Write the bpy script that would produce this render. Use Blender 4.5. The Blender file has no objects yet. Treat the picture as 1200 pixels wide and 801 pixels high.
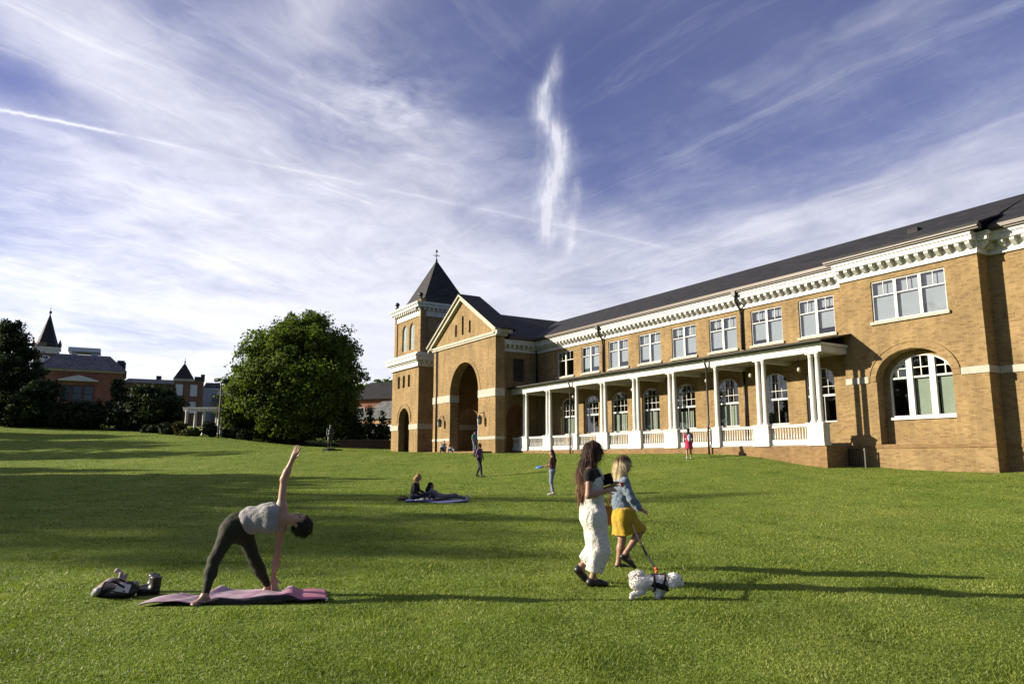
EXPOSURE = 1.25
SKYSTR = .050
SKYTINT = (1.14, .83, 1.10)
CLOUD = 9.2
TRAIL = ((-36.87, 22.02), (15.54, 15.29))
ALB = .82
import bpy, math, random
import numpy as np
from mathutils import Vector, Matrix
from mathutils.geometry import tessellate_polygon
PI = math.pi
rad = math.radians
scene = bpy.context.scene
COL = scene.collection
rng = np.random.default_rng(7)
random.seed(7)

# ------------------------------------------------------------------ objects
def link(name, data, parent=None, loc=None, rot=None, scale=None):
    o = bpy.data.objects.new(name, data)
    COL.objects.link(o)
    if parent is not None:
        o.parent = parent
    if loc is not None:
        o.location = loc
    if rot is not None:
        o.rotation_euler = rot
    if scale is not None:
        o.scale = scale
    return o

def tag(o, label=None, cat=None, group=None, kind=None):
    if label: o['label'] = label
    if cat: o['category'] = cat
    if group: o['group'] = group
    if kind: o['kind'] = kind
    return o

def thing(name, label, cat, loc=(0, 0, 0), rotz=0.0, group=None):
    o = link(name, None, None, loc, (0, 0, rotz))
    o.empty_display_size = 0.2
    return tag(o, label, cat, group)

def copy_tree(o, parent=None):
    c = o.copy()
    COL.objects.link(c)
    if parent is not None:
        c.parent = parent
    for ch in list(o.children):
        copy_tree(ch, c)
    return c

def mesh_np(name, verts, faces, mats=(), smooth=False, matidx=None):
    """verts (n,3); faces (m,k) array of equal-size polygons"""
    verts = np.asarray(verts, np.float32); faces = np.asarray(faces, np.int32)
    me = bpy.data.meshes.new(name)
    m, k = faces.shape
    me.vertices.add(len(verts)); me.vertices.foreach_set('co', verts.ravel())
    me.loops.add(m * k); me.loops.foreach_set('vertex_index', faces.ravel())
    me.polygons.add(m)
    me.polygons.foreach_set('loop_start', np.arange(0, m * k, k, dtype=np.int32))
    me.polygons.foreach_set('loop_total', np.full(m, k, np.int32))
    if smooth:
        me.polygons.foreach_set('use_smooth', np.ones(m, bool))
    for mt in mats: me.materials.append(mt)
    if matidx is not None:
        me.polygons.foreach_set('material_index', np.asarray(matidx, np.int32))
    me.update(calc_edges=True)
    return me

class MB:
    """collects shapes; build() links them as ONE mesh object"""
    def __init__(s):
        s.v = []; s.f = []; s.m = []; s.sm = []
    def add(s, verts, faces, mi=0, smooth=False):
        b = len(s.v)
        s.v.extend([tuple(p) for p in verts])
        for f in faces:
            s.f.append([b + i for i in f]); s.m.append(mi); s.sm.append(smooth)
        return s
    def box(s, x0, x1, y0, y1, z0, z1, mi=0):
        v = [(x0,y0,z0),(x1,y0,z0),(x1,y1,z0),(x0,y1,z0),(x0,y0,z1),(x1,y0,z1),(x1,y1,z1),(x0,y1,z1)]
        f = [(0,3,2,1),(4,5,6,7),(0,1,5,4),(1,2,6,5),(2,3,7,6),(3,0,4,7)]
        return s.add(v, f, mi)
    def obox(s, c, size, M, mi=0):
        hx, hy, hz = [k / 2 for k in size]
        v = [Vector(c) + M @ Vector((sx*hx, sy*hy, sz*hz)) for sz in (-1,1) for sx, sy in ((-1,-1),(1,-1),(1,1),(-1,1))]
        f = [(0,3,2,1),(4,5,6,7),(0,1,5,4),(1,2,6,5),(2,3,7,6),(3,0,4,7)]
        return s.add(v, f, mi)
    def prism(s, poly, fn, d0, d1, holes=(), mi=0, mi_hole=None):
        """poly: list of (a,b); fn(a,b,d) -> xyz; extruded between d0 and d1"""
        loops = [list(poly)] + [list(h) for h in holes]
        tri = tessellate_polygon([[Vector((a, b, 0)) for a, b in l] for l in loops])
        flat = [p for l in loops for p in l]
        n = len(flat)
        v = [fn(a, b, d0) for a, b in flat] + [fn(a, b, d1) for a, b in flat]
        area = sum(l0[0]*l1[1]-l1[0]*l0[1] for l0, l1 in zip(poly, poly[1:]+poly[:1]))
        fs = []
        for t in tri:
            a, b, c = t
            cr = (flat[b][0]-flat[a][0])*(flat[c][1]-flat[a][1])-(flat[b][1]-flat[a][1])*(flat[c][0]-flat[a][0])
            if abs(cr) < 1e-12: continue
            if cr < 0: a, b, c = a, c, b
            fs.append((a, b, c)); fs.append((n+a, n+c, n+b))
        s.add(v, fs, mi)
        base = 0
        for li, l in enumerate(loops):
            k = len(l)
            vv = [fn(a, b, d0) for a, b in l] + [fn(a, b, d1) for a, b in l]
            s.add(vv, [(i, (i+1) % k, k + (i+1) % k, k + i) for i in range(k)], mi if (li == 0 or mi_hole is None) else mi_hole)
        return s
    def tube(s, pts, rs, n=10, mi=0, cap=True, smooth=True):
        pts = [Vector(p) for p in pts]
        if not hasattr(rs, '__len__'): rs = [rs] * len(pts)
        v = []; f = []
        up = Vector((0.13, 0.37, 0.92)).normalized()
        a0 = None
        for i, p in enumerate(pts):
            d = (pts[min(i+1, len(pts)-1)] - pts[max(i-1, 0)])
            d = d.normalized() if d.length > 1e-9 else Vector((0, 0, 1))
            if a0 is None:
                a = d.cross(up)
                if a.length < 1e-3: a = d.cross(Vector((1, 0, 0)))
            else:
                a = a0 - d * a0.dot(d)
            a.normalize(); a0 = a
            b = d.cross(a)
            for k in range(n):
                t = 2*PI*k/n
                v.append(p + (a*math.cos(t) + b*math.sin(t)) * rs[i])
        for i in range(len(pts)-1):
            for k in range(n):
                f.append((i*n+k, i*n+(k+1) % n, (i+1)*n+(k+1) % n, (i+1)*n+k))
        s.add(v, f, mi, smooth)
        if cap:
            L = (len(pts)-1)*n
            b = len(s.v) - len(v)
            s.f.append([b+k for k in range(n)][::-1]); s.m.append(mi); s.sm.append(False)
            s.f.append([b+L+k for k in range(n)]); s.m.append(mi); s.sm.append(False)
        return s
    def lathe(s, prof, c=(0, 0, 0), n=16, mi=0, smooth=True):
        """prof: (r,z) list bottom to top, axis z"""
        v = []; f = []
        for r, z in prof:
            for k in range(n):
                t = 2*PI*k/n
                v.append((c[0]+r*math.cos(t), c[1]+r*math.sin(t), c[2]+z))
        for i in range(len(prof)-1):
            for k in range(n):
                f.append((i*n+k, i*n+(k+1) % n, (i+1)*n+(k+1) % n, (i+1)*n+k))
        f.append(tuple(range(n))[::-1]); f.append(tuple((len(prof)-1)*n+k for k in range(n)))
        return s.add(v, f, mi, smooth)
    def mesh(s, name, mats):
        me = bpy.data.meshes.new(name)
        me.from_pydata(s.v, [], s.f)
        for mt in (mats if isinstance(mats, (list, tuple)) else [mats]): me.materials.append(mt)
        me.polygons.foreach_set('material_index', s.m)
        me.polygons.foreach_set('use_smooth', s.sm)
        me.update()
        return me
    def build(s, name, mats, parent=None, loc=None, rot=None):
        return link(name, s.mesh(name, mats), parent, loc, rot)

def arch_poly(x0, x1, z0, zs, rise, n=14):
    """opening outline: straight jambs from z0 to zs, elliptical head of given rise"""
    cx = (x0+x1)/2; rx = (x1-x0)/2
    pts = [(x0, z0), (x1, z0)]
    for i in range(n+1):
        t = PI*i/n
        pts.append((cx+rx*math.cos(t), zs+rise*math.sin(t)))
    return pts
def rect(x0, x1, z0, z1):
    return [(x0, z0), (x1, z0), (x1, z1), (x0, z1)]
XZ = lambda a, b, d: (a, d, b)      # wall facing -y : a along x, b up, d depth
YZ = lambda a, b, d: (d, a, b)

# ------------------------------------------------------------------ node helpers
class NT:
    def __init__(s, tree):
        s.t = tree; s.n = tree.nodes; s.l = tree.links
    def node(s, typ, **kw):
        nd = s.n.new(typ)
        for k, v in kw.items(): setattr(nd, k, v)
        return nd
    def set(s, nd, i, v):
        if v is None: return
        if isinstance(v, bpy.types.NodeSocket): s.l.new(v, nd.inputs[i])
        else:
            sk = nd.inputs[i]
            if sk.type == 'RGBA' and hasattr(v, '__len__') and len(v) == 3: v = (*v, 1)
            sk.default_value = v
    def math(s, op, a, b=None, c=None, clamp=False):
        nd = s.node('ShaderNodeMath', operation=op, use_clamp=clamp)
        s.set(nd, 0, a); s.set(nd, 1, b); s.set(nd, 2, c)
        return nd.outputs[0]
    def vmath(s, op, a, b=None, scale=None):
        nd = s.node('ShaderNodeVectorMath', operation=op)
        s.set(nd, 0, a); s.set(nd, 1, b)
        if scale is not None: s.set(nd, 3, scale)
        return nd.outputs['Value'] if op in ('LENGTH', 'DISTANCE', 'DOT_PRODUCT') else nd.outputs[0]
    def comb(s, x=0., y=0., z=0.):
        nd = s.node('ShaderNodeCombineXYZ'); s.set(nd, 0, x); s.set(nd, 1, y); s.set(nd, 2, z); return nd.outputs[0]
    def sep(s, v):
        nd = s.node('ShaderNodeSeparateXYZ'); s.set(nd, 0, v); return nd.outputs
    def noise(s, vec, scale, detail=4, rough=.55, dist=0., out=0):
        nd = s.node('ShaderNodeTexNoise'); s.set(nd, 'Vector', vec); s.set(nd, 'Scale', scale); s.set(nd, 'Detail', detail)
        s.set(nd, 'Roughness', rough); s.set(nd, 'Distortion', dist); return nd.outputs[out]
    def mix(s, f, a, b, mode='MIX'):
        nd = s.node('ShaderNodeMix', data_type='RGBA', blend_type=mode)
        s.set(nd, 0, f); s.set(nd, 6, a); s.set(nd, 7, b); return nd.outputs[2]
    def ramp(s, f, stops, interp='LINEAR'):
        nd = s.node('ShaderNodeValToRGB'); nd.color_ramp.interpolation = interp
        e = nd.color_ramp.elements
        while len(e) < len(stops): e.new(0.5)
        for el, (p, c) in zip(e, stops):
            el.position = p; el.color = (*c, 1) if hasattr(c, '__len__') else (c, c, c, 1)
        s.set(nd, 0, f); return nd.outputs[0]
    def sstep(s, x, a, b):
        nd = s.node('ShaderNodeMapRange', interpolation_type='SMOOTHSTEP')
        s.set(nd, 0, x); s.set(nd, 1, a); s.set(nd, 2, b); s.set(nd, 3, 0.); s.set(nd, 4, 1.); return nd.outputs[0]
    def bump(s, h, strength, dist):
        nd = s.node('ShaderNodeBump'); s.set(nd, 'Height', h); s.set(nd, 'Strength', strength); s.set(nd, 'Distance', dist)
        return nd.outputs[0]

def new_mat(name):
    m = bpy.data.materials.new(name); m.use_nodes = True
    nt = NT(m.node_tree)
    b = m.node_tree.nodes['Principled BSDF']
    return m, nt, b

def simple(name, col, rough=.6, var=.12, scale=6., metal=0., bump=0., spec=.4):
    """one colour with uneven wear"""
    col = [c*ALB for c in col]
    m, nt, b = new_mat(name)
    tc = nt.node('ShaderNodeTexCoord').outputs['Object']
    n = nt.noise(tc, scale, 5, .6)
    lo = [max(0, c*(1-var*1.6)) for c in col]; hi = [min(1, c*(1+var)) for c in col]
    nt.set(b, 'Base Color', nt.ramp(n, [(.3, lo), (.7, hi)]))
    nt.set(b, 'Roughness', rough); nt.set(b, 'Metallic', metal); nt.set(b, 'Specular IOR Level', spec)
    if bump:
        n2 = nt.noise(tc, scale*8, 3, .6)
        nt.set(b, 'Normal', nt.bump(n2, bump, .01))
    return m

def cloth(name, col, rough=.85, var=.15, scale=25., weave=0.35, sheen=.2):
    col = [c*ALB for c in col]
    m, nt, b = new_mat(name)
    tc = nt.node('ShaderNodeTexCoord').outputs['Object']
    n = nt.noise(tc, scale, 4, .6)
    lo = [c*(1-var) for c in col]; hi = [min(1, c*(1+var)) for c in col]
    nt.set(b, 'Base Color', nt.ramp(n, [(.3, lo), (.7, hi)]))
    nt.set(b, 'Roughness', rough); nt.set(b, 'Specular IOR Level', .2)
    nt.set(b, 'Sheen Weight', sheen)
    n2 = nt.noise(tc, 16, 6, .62, .4)
    nt.set(b, 'Normal', nt.bump(n2, min(1., weave*1.6), .06))
    return m

def brick(name, c1, c2, mortar, dark=(.12, .06, .03), w=.215, h=.075, darkamt=.15, bumpd=.006):
    c1, c2, mortar, dark = [[k*ALB for k in q] for q in (c1, c2, mortar, dark)]
    m, nt, b = new_mat(name)
    tc = nt.node('ShaderNodeTexCoord').outputs['Object']
    x, y, z = nt.sep(tc)
    u = nt.math('ADD', x, y)
    vec = nt.comb(u, z, 0.)
    bt = nt.node('ShaderNodeTexBrick')
    nt.set(bt, 'Vector', vec); nt.set(bt, 'Scale', 1.); nt.set(bt, 'Brick Width', w); nt.set(bt, 'Row Height', h)
    nt.set(bt, 'Mortar Size', .007); nt.set(bt, 'Mortar Smooth', .2); nt.set(bt, 'Color1', c1); nt.set(bt, 'Color2', c2); nt.set(bt, 'Mortar', mortar)
    # burnt headers: a white-noise value per brick
    row = nt.math('FLOOR', nt.math('DIVIDE', z, h))
    off = nt.math('MULTIPLY', nt.math('MODULO', row, 2.), .5)
    col_ = nt.math('FLOOR', nt.math('ADD', nt.math('DIVIDE', u, w), off))
    wn = nt.node('ShaderNodeTexWhiteNoise', noise_dimensions='2D'); nt.set(wn, 'Vector', nt.comb(col_, row, 0.))
    isdark = nt.math('LESS_THAN', wn.outputs[0], darkamt)
    notm = nt.math('SUBTRACT', 1., bt.outputs['Fac'])
    c = nt.mix(nt.math('MULTIPLY', nt.math('MULTIPLY', isdark, notm), .45), bt.outputs['Color'], dark)
    big = nt.noise(vec, .5, 5, .6)
    c = nt.mix(1., c, nt.ramp(big, [(.25, (.66, .65, .64)), (.75, (1.2, 1.18, 1.13))]), 'MULTIPLY')
    st = nt.noise(nt.comb(nt.math('MULTIPLY', u, 2.2), nt.math('MULTIPLY', z, .25), 0.), 1., 5, .65)
    c = nt.mix(.7, c, nt.ramp(st, [(.3, (.70, .69, .68)), (.6, (1.08, 1.07, 1.05))]), 'MULTIPLY')
    nt.set(b, 'Base Color', c); nt.set(b, 'Roughness', .88); nt.set(b, 'Specular IOR Level', .2)
    hgt = nt.math('ADD', nt.math('MULTIPLY', bt.outputs['Fac'], -1.), nt.math('MULTIPLY', nt.noise(vec, 25, 3, .6), .5))
    nt.set(b, 'Normal', nt.bump(hgt, .6, bumpd))
    return m

def shingle(name, c, h=.26, w=.55, rough=.75, spec=.3):
    c = [k*ALB for k in c]
    m, nt, b = new_mat(name)
    tc = nt.node('ShaderNodeTexCoord').outputs['Object']
    x, y, z = nt.sep(tc)
    u = nt.math('ADD', x, y)
    bt = nt.node('ShaderNodeTexBrick')
    nt.set(bt, 'Vector', nt.comb(u, z, 0.)); nt.set(bt, 'Scale', 1.); nt.set(bt, 'Brick Width', w); nt.set(bt, 'Row Height', h*.5)
    nt.set(bt, 'Mortar Size', .014); nt.set(bt, 'Color1', [k*.55 for k in c]); nt.set(bt, 'Color2', [k*1.6 for k in c]); nt.set(bt, 'Mortar', [k*.35 for k in c])
    big = nt.noise(tc, .6, 5, .6)
    col = nt.mix(1., bt.outputs['Color'], nt.ramp(big, [(.25, (.75, .75, .78)), (.75, (1.25, 1.2, 1.15))]), 'MULTIPLY')
    nt.set(b, 'Base Color', col); nt.set(b, 'Roughness', rough); nt.set(b, 'Specular IOR Level', spec)
    nt.set(b, 'Normal', nt.bump(bt.outputs['Fac'], -.5, .01))
    return m

def glass(name, tint=(.95, .97, .97), refl=.045):
    m, nt, b = new_mat(name)
    nt.n.remove(b)
    tr = nt.node('ShaderNodeBsdfTransparent'); nt.set(tr, 0, tint)
    gl = nt.node('ShaderNodeBsdfGlossy'); nt.set(gl, 'Roughness', .02); nt.set(gl, 'Color', (1, 1, 1))
    tc = nt.node('ShaderNodeTexCoord').outputs['Object']
    nt.set(gl, 'Normal', nt.bump(nt.noise(tc, 1.3, 2, .5), .012, .02))
    lw = nt.node('ShaderNodeLayerWeight'); nt.set(lw, 'Blend', .5)
    fac = nt.math('ADD', nt.math('MULTIPLY', nt.math('POWER', lw.outputs['Facing'], 3.5), .8), refl, clamp=True)
    mx = nt.node('ShaderNodeMixShader'); nt.set(mx, 0, fac)
    nt.l.new(tr.outputs[0], mx.inputs[1]); nt.l.new(gl.outputs[0], mx.inputs[2])
    nt.l.new(mx.outputs[0], m.node_tree.nodes['Material Output'].inputs[0])
    return m

def foliage(name, dark, light, trans=.35):
    dark = [k*ALB for k in dark]; light = [k*ALB for k in light]
    m, nt, b = new_mat(name)
    geo = nt.node('ShaderNodeNewGeometry')
    ob = nt.node('ShaderNodeTexCoord').outputs['Object']
    n = nt.noise(ob, .55, 3, .6)
    r = geo.outputs['Random Per Island']
    f = nt.math('ADD', nt.math('MULTIPLY', n, .7), nt.math('MULTIPLY', r, .4))
    c = nt.ramp(f, [(.3, dark), (.75, light)])
    nt.set(b, 'Base Color', c); nt.set(b, 'Roughness', .7); nt.set(b, 'Specular IOR Level', .1)
    tl = nt.node('ShaderNodeBsdfTranslucent'); nt.set(tl, 0, nt.mix(1., c, (1.1, 1.25, .5), 'MULTIPLY'))
    mx = nt.node('ShaderNodeMixShader'); nt.set(mx, 0, trans)
    nt.l.new(b.outputs[0], mx.inputs[1]); nt.l.new(tl.outputs[0], mx.inputs[2])
    nt.l.new(mx.outputs[0], m.node_tree.nodes['Material Output'].inputs[0])
    return m
# ------------------------------------------------------------------ terrain
CP = np.array([
 (0,0,.08),(-10,0,.13),(10,0,-.15),(.9,8.6,.075),(-3,7.9,.085),(8,8,-.08),(1.6,10.2,.06),(16,8,0),(-14,8,.18),(0,5,.08),(-6,12,.13),(4.5,9,-.01),
 (-2.7,23.4,.2),(1.4,27.1,.21),(-1.7,38.2,.6),(9,37.4,1.47),(-17,25,.3),(10,18,0.05),(14,22,.45),(20,16,.35),(6,20,.05),
 (19.14,29.06,.97),(17.6,31,.99),(14.3,33.35,1.10),(13.5,34.6,1.26),(12.7,35.9,1.50),(12,37,1.68),(10.5,39.5,1.78),(8,43.5,1.82),(4.6,49,1.87),(.6,55.6,1.93),
 (-2,54,1.93),(-7,62,2.02),(-11,68,2.15),(-13.9,56,2.03),(-19.4,62,2.25),(-30,75,3.6),(-24,82,3.0),(-15,80,2.7),(-16,70,2.4),(-45,88,5.0),(-62,90,5.8),(-52,82,4.6),
 (-40,60,1.9),(-25,50,1.2),(-40,45,1.0),(-20,38,.55),(-10,45,.95),(-45,25,.9),(-60,60,2.6),(-75,95,6.2),(-50,105,6.2),(-30,95,5.0),
 (24,24,1.0),(30,20,1.1),(30,45,1.6),(10,60,2.),(40,10,1.),(-60,0,1.2),(-80,30,2.),(0,90,3.),(30,80,2.4),(0,-15,0),(-30,-15,.3),(30,-15,0),(-20,110,5.),(-90,60,4.)], float)
def tps_fit(P, lam=.02):
    n = len(P); xy = P[:, :2]/20.
    d = np.linalg.norm(xy[:, None]-xy[None], axis=2)
    K = np.where(d > 0, d*d*np.log(d+1e-12), 0) + lam*np.eye(n)
    Q = np.c_[np.ones(n), xy]
    A = np.block([[K, Q], [Q.T, np.zeros((3, 3))]])
    return np.linalg.solve(A, np.r_[P[:, 2], 0, 0, 0])
TW = tps_fit(CP, .004)
_r = np.random.default_rng(77)
LUMPS = []
for _i in range(26):
    _w = .6*2**(_r.random()*2.2); _t = _r.random()*2*PI; _k = 2*PI/_w
    LUMPS.append((_k*math.cos(_t), _k*math.sin(_t), _r.random()*6.28, 0.0022*_w**.7))
def ground_z(x, y):
    x = np.asarray(x, float); y = np.asarray(y, float)
    sh = np.broadcast(x, y).shape
    q = np.c_[np.broadcast_to(x, sh).ravel(), np.broadcast_to(y, sh).ravel()]
    qc = np.c_[np.clip(q[:, 0], -95, 45), np.clip(q[:, 1], -18, 115)]
    xy = qc/20.; P = CP[:, :2]/20.
    out = np.empty(len(q))
    for i in range(0, len(q), 40000):
        b = xy[i:i+40000]
        d = np.linalg.norm(b[:, None]-P[None], axis=2)
        out[i:i+40000] = np.where(d > 0, d*d*np.log(d+1e-12), 0) @ TW[:len(P)] + TW[len(P)] + b @ TW[len(P)+1:]
    # small unevenness of the turf
    X_, Y_ = q[:, 0], q[:, 1]
    lump = np.zeros(len(q))
    for kx, ky, ph, a in LUMPS: lump += a*np.sin(kx*X_+ky*Y_+ph)
    out += lump*np.clip(1.4-np.hypot(X_, Y_)/40, .0, 1)
    out += .012*np.sin(q[:, 0]*.9+1.3*np.sin(q[:, 1]*.5))*np.cos(q[:, 1]*.7+.6*np.sin(q[:, 0]*.33))
    return out.reshape(sh)
def gz(x, y): return float(ground_z(np.array([x]), np.array([y]))[0])

def lawn_material():
    m, nt, b = new_mat('lawn')
    P = nt.node('ShaderNodeNewGeometry').outputs['Position']
    x, y, z = nt.sep(P)
    flat = nt.comb(x, y, 0.)
    big = nt.noise(flat, .16, 4, .55)
    mid = nt.noise(flat, .9, 4, .6, .6)
    fine = nt.noise(flat, 9., 5, .7)
    c = nt.ramp(mid, [(.3, (0.0804, 0.1227, 0.0181)), (.5, (0.1185, 0.1669, 0.0259)), (.72, (0.1607, 0.2013, 0.0359))])
    c = nt.mix(nt.sstep(big, .45, .68), c, (0.1692, 0.2013, 0.0399))
    # faint mowing stripes running away from the camera
    s = nt.math('SINE', nt.math('ADD', nt.math('MULTIPLY', nt.math('ADD', nt.math('MULTIPLY', x, .993), nt.math('MULTIPLY', y, .117)), 2.85), nt.math('MULTIPLY', mid, 2.)))
    c = nt.mix(nt.math('MULTIPLY', nt.sstep(s, -.3, .6), .5), c, (0.0972, 0.1472, 0.0221))
    c = nt.mix(.6, c, nt.ramp(fine, [(.25, (.55, .55, .5)), (.5, (.95, .95, .9)), (.75, (1.35, 1.35, 1.3))]), 'MULTIPLY')
    dirt = nt.noise(flat, 2.3, 6, .7)
    c = nt.mix(nt.math('MULTIPLY', nt.sstep(dirt, .66, .78), .35), c, (.09, .075, .03))
    nt.set(b, 'Base Color', c); nt.set(b, 'Roughness', .95); nt.set(b, 'Specular IOR Level', .1)
    h = nt.math('ADD', nt.math('MULTIPLY', nt.noise(flat, 5., 4, .7), .8), nt.math('MULTIPLY', nt.noise(flat, 22., 3, .7), .45))
    nt.set(b, 'Normal', nt.bump(h, 1., .09))
    return m
M_LAWN = lawn_material()

def axis(lo, hi, step, far, gro=1.22):
    a = list(np.arange(lo, hi+1e-6, step))
    s = step; p = hi
    while p < far: s *= gro; p += s; a.append(p)
    s = step; p = lo
    while p > -far: s *= gro; p -= s; a.insert(0, p)
    return np.array(a)
def make_ground():
    def fineaxis(lo, a, b, hi, s, f, far):
        mid = np.arange(a, b+1e-6, s)
        left = np.arange(a-f, lo-1e-6, -f)[::-1]; right = np.arange(b+f, hi+1e-6, f)
        inner = np.concatenate([left, mid, right])
        e = axis(inner[0], inner[-1], f, far)
        return np.concatenate([e[e < inner[0]-1e-6], inner, e[e > inner[-1]+1e-6]])
    xs = fineaxis(-40, -13, 15, 26, .16, .5, 1600); ys = fineaxis(-4, 3.5, 26, 92, .16, .5, 1600)
    X, Y = np.meshgrid(xs, ys)
    Z = ground_z(X, Y)
    nx, ny = len(xs), len(ys)
    idx = np.arange(nx*ny).reshape(ny, nx)
    f = np.stack([idx[:-1, :-1], idx[:-1, 1:], idx[1:, 1:], idx[1:, :-1]], -1).reshape(-1, 4)
    me = mesh_np('lawn', np.stack([X, Y, Z], -1).reshape(-1, 3), f, [M_LAWN], True)
    tag(link('lawn', me), None, None, None, 'structure')
make_ground()

# blades of grass standing on the near lawn: nobody could count them -> one object
def grass_material():
    m, nt, b = new_mat('grass_blade')
    geo = nt.node('ShaderNodeNewGeometry')
    x, y, z = nt.sep(geo.outputs['Position'])
    flat = nt.comb(x, y, 0.)
    r = geo.outputs['Random Per Island']
    n = nt.noise(flat, .9, 4, .6, .6)
    f = nt.math('ADD', nt.math('MULTIPLY', r, .50), nt.math('ADD', nt.math('MULTIPLY', n, .62), nt.math('MULTIPLY', nt.math('SUBTRACT', nt.noise(flat, .25, 3, .5), .5), .5)))
    st = nt.math('SINE', nt.math('ADD', nt.math('MULTIPLY', nt.math('ADD', nt.math('MULTIPLY', x, .993), nt.math('MULTIPLY', y, .117)), 2.85), nt.math('MULTIPLY', n, 1.6)))
    f = nt.math('ADD', f, nt.math('MULTIPLY', nt.math('MULTIPLY', st, nt.sstep(nt.noise(flat, .12, 2, .5), .3, .6)), .17))
    wn = nt.noise(flat, .55, 5, .65, .8)
    f = nt.math('ADD', f, nt.math('MULTIPLY', nt.sstep(wn, .60, .74), .22))
    f = nt.math('SUBTRACT', f, nt.math('MULTIPLY', nt.sstep(nt.noise(flat, 1.7, 4, .6, .5), .60, .72), .20))
    c = nt.ramp(f, [(.2, (0.0647, 0.0949, 0.0116)), (.5, (0.1256, 0.1671, 0.0199)), (.75, (0.1827, 0.2214, 0.0323)), (.95, (0.2589, 0.2710, 0.0809))])
    nt.set(b, 'Base Color', c); nt.set(b, 'Roughness', .55); nt.set(b, 'Specular IOR Level', .3)
    tl = nt.node('ShaderNodeBsdfTranslucent'); nt.set(tl, 0, nt.mix(1., c, (1.2, 1.35, .6), 'MULTIPLY'))
    mx = nt.node('ShaderNodeMixShader'); nt.set(mx, 0, .35)
    nt.l.new(b.outputs[0], mx.inputs[1]); nt.l.new(tl.outputs[0], mx.inputs[2])
    nt.l.new(mx.outputs[0], m.node_tree.nodes['Material Output'].inputs[0])
    return m
def make_grass(N=900000):
    g = np.random.default_rng(3)
    # distance distribution: dense near the camera, thinning out
    d = 3.9*np.exp(g.random(N)**1.05*math.log(95/3.9))
    ang = (g.random(N)-.5)*2*.70
    x = d*np.tan(ang); y = d
    # clumping
    cl = np.sin(x*7.3+2*np.sin(y*3.1))*np.sin(y*6.7+2*np.sin(x*2.7))
    keep = (g.random(N) < .75+.25*cl)
    # keep the blades off the things lying flat on the lawn
    keep &= ~((x > -3.85) & (x < -1.95) & (y > 7.3) & (y < 8.3))
    keep &= ~((x > -4.34) & (x < -3.86) & (y > 7.72) & (y < 8.13))
    keep &= ~((x > -3.25) & (x < -1.25) & (y > 22.75) & (y < 24.2))
    # nothing grows inside the building
    lx = (x-16.28)*.5247-(y-34.67)*.8513; ly = (x-16.28)*.8513+(y-34.67)*.5247
    keep &= ~((ly > -.55) | ((ly > -2.5) & (lx < .1)) | ((ly > -5.6) & (lx < -26.6) & (lx > -47.8)))
    x, y, d = x[keep], y[keep], d[keep]
    n = len(x)
    z = ground_z(x, y) - .004
    w = (.0035+.00105*d)*(.7+.6*g.random(n))
    tuft = .5+.5*np.sin(x*2.9+1.7*np.sin(y*1.7))*np.sin(y*2.3+1.9*np.sin(x*1.3))
    h = (.013+.022*g.random(n)**1.5)*(.72+.62*tuft**2)*(1+.012*d)
    a = g.random(n)*2*PI
    bend = h*(.3+.8*g.random(n)); ba = g.random(n)*2*PI
    dx, dy = np.cos(a)*w*.5, np.sin(a)*w*.5
    tx, ty = x+np.cos(ba)*bend, y+np.sin(ba)*bend
    V = np.empty((n, 3, 3), np.float32)
    V[:, 0] = np.stack([x-dx, y-dy, z], -1); V[:, 1] = np.stack([x+dx, y+dy, z], -1)
    V[:, 2] = np.stack([tx, ty, z+h], -1)
    me = mesh_np('grass', V.reshape(-1, 3), np.arange(n*3).reshape(-1, 3), [grass_material()])
    tag(link('grass', me), 'short mown green grass blades covering the near lawn', 'grass', None, 'stuff')
make_grass()
# ------------------------------------------------------------------ the college building
BA = .5523
M_BRICK = brick('ochre_brick', (0.3044, 0.2101, 0.0954), (0.2376, 0.1580, 0.0662), (0.2584, 0.2143, 0.1414))
M_BRICK_RED = brick('base_brick', (0.2627, 0.1639, 0.0712), (0.2001, 0.1194, 0.0485), (0.2251, 0.1765, 0.1172))
M_WHITE = simple('white_paint', (0.5808, 0.5720, 0.5332), .55, .13, 2.2)
M_CREAM = simple('cream_trim', (0.4048, 0.3740, 0.2838), .65, .12, 2.)
M_STONE = simple('pale_stone', (0.3784, 0.3608, 0.3010), .8, .14, 4., bump=.2)
M_SLATE = shingle('charcoal_shingle', (.016, .016, .018))
M_PORCHROOF = shingle('porch_shingle', (.036, .037, .031))
M_GUTTER = simple('brown_gutter', (.085, .062, .042), .5, .15, 3.)
M_DARKMETAL = simple('dark_metal', (.016, .015, .015), .45, .2, 5.)
M_GLASS = glass('window_glass')
M_PALEGLASS = simple('pale_leaded_glass', (.30, .37, .37), .18, .12, 2.5, spec=.5)
M_BLIND = simple('white_blind', (.225, .245, .275), .8, .05, 1.5)
M_BLINDG = simple('greenish_blind', (.22, .255, .20), .8, .06, 1.5)
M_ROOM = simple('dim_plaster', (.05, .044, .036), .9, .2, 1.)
M_CEIL = simple('porch_ceiling', (.36, .33, .26), .8, .08, 2.)
M_CONC = simple('worn_concrete', (.24, .22, .19), .9, .15, 2., bump=.3)
M_GLOBE = simple('opal_globe', (.36, .33, .28), .3, .05, 2.)
M_SLITDARK = simple('black_recess', (.012, .01, .009), .8, .1, 2.)  # near-black sheets put in for the shade inside slits and tower arch

P0 = (16.2782, 34.6690)
BLD = thing('college_building', 'long tan brick college hall with white columned porch, arched gable and pointed tower', 'building',
            (P0[0], P0[1], 0), BA - PI/2)

def part(mb, name, mats, parent=None):
    return mb.build(name, mats, parent or BLD)

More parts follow.
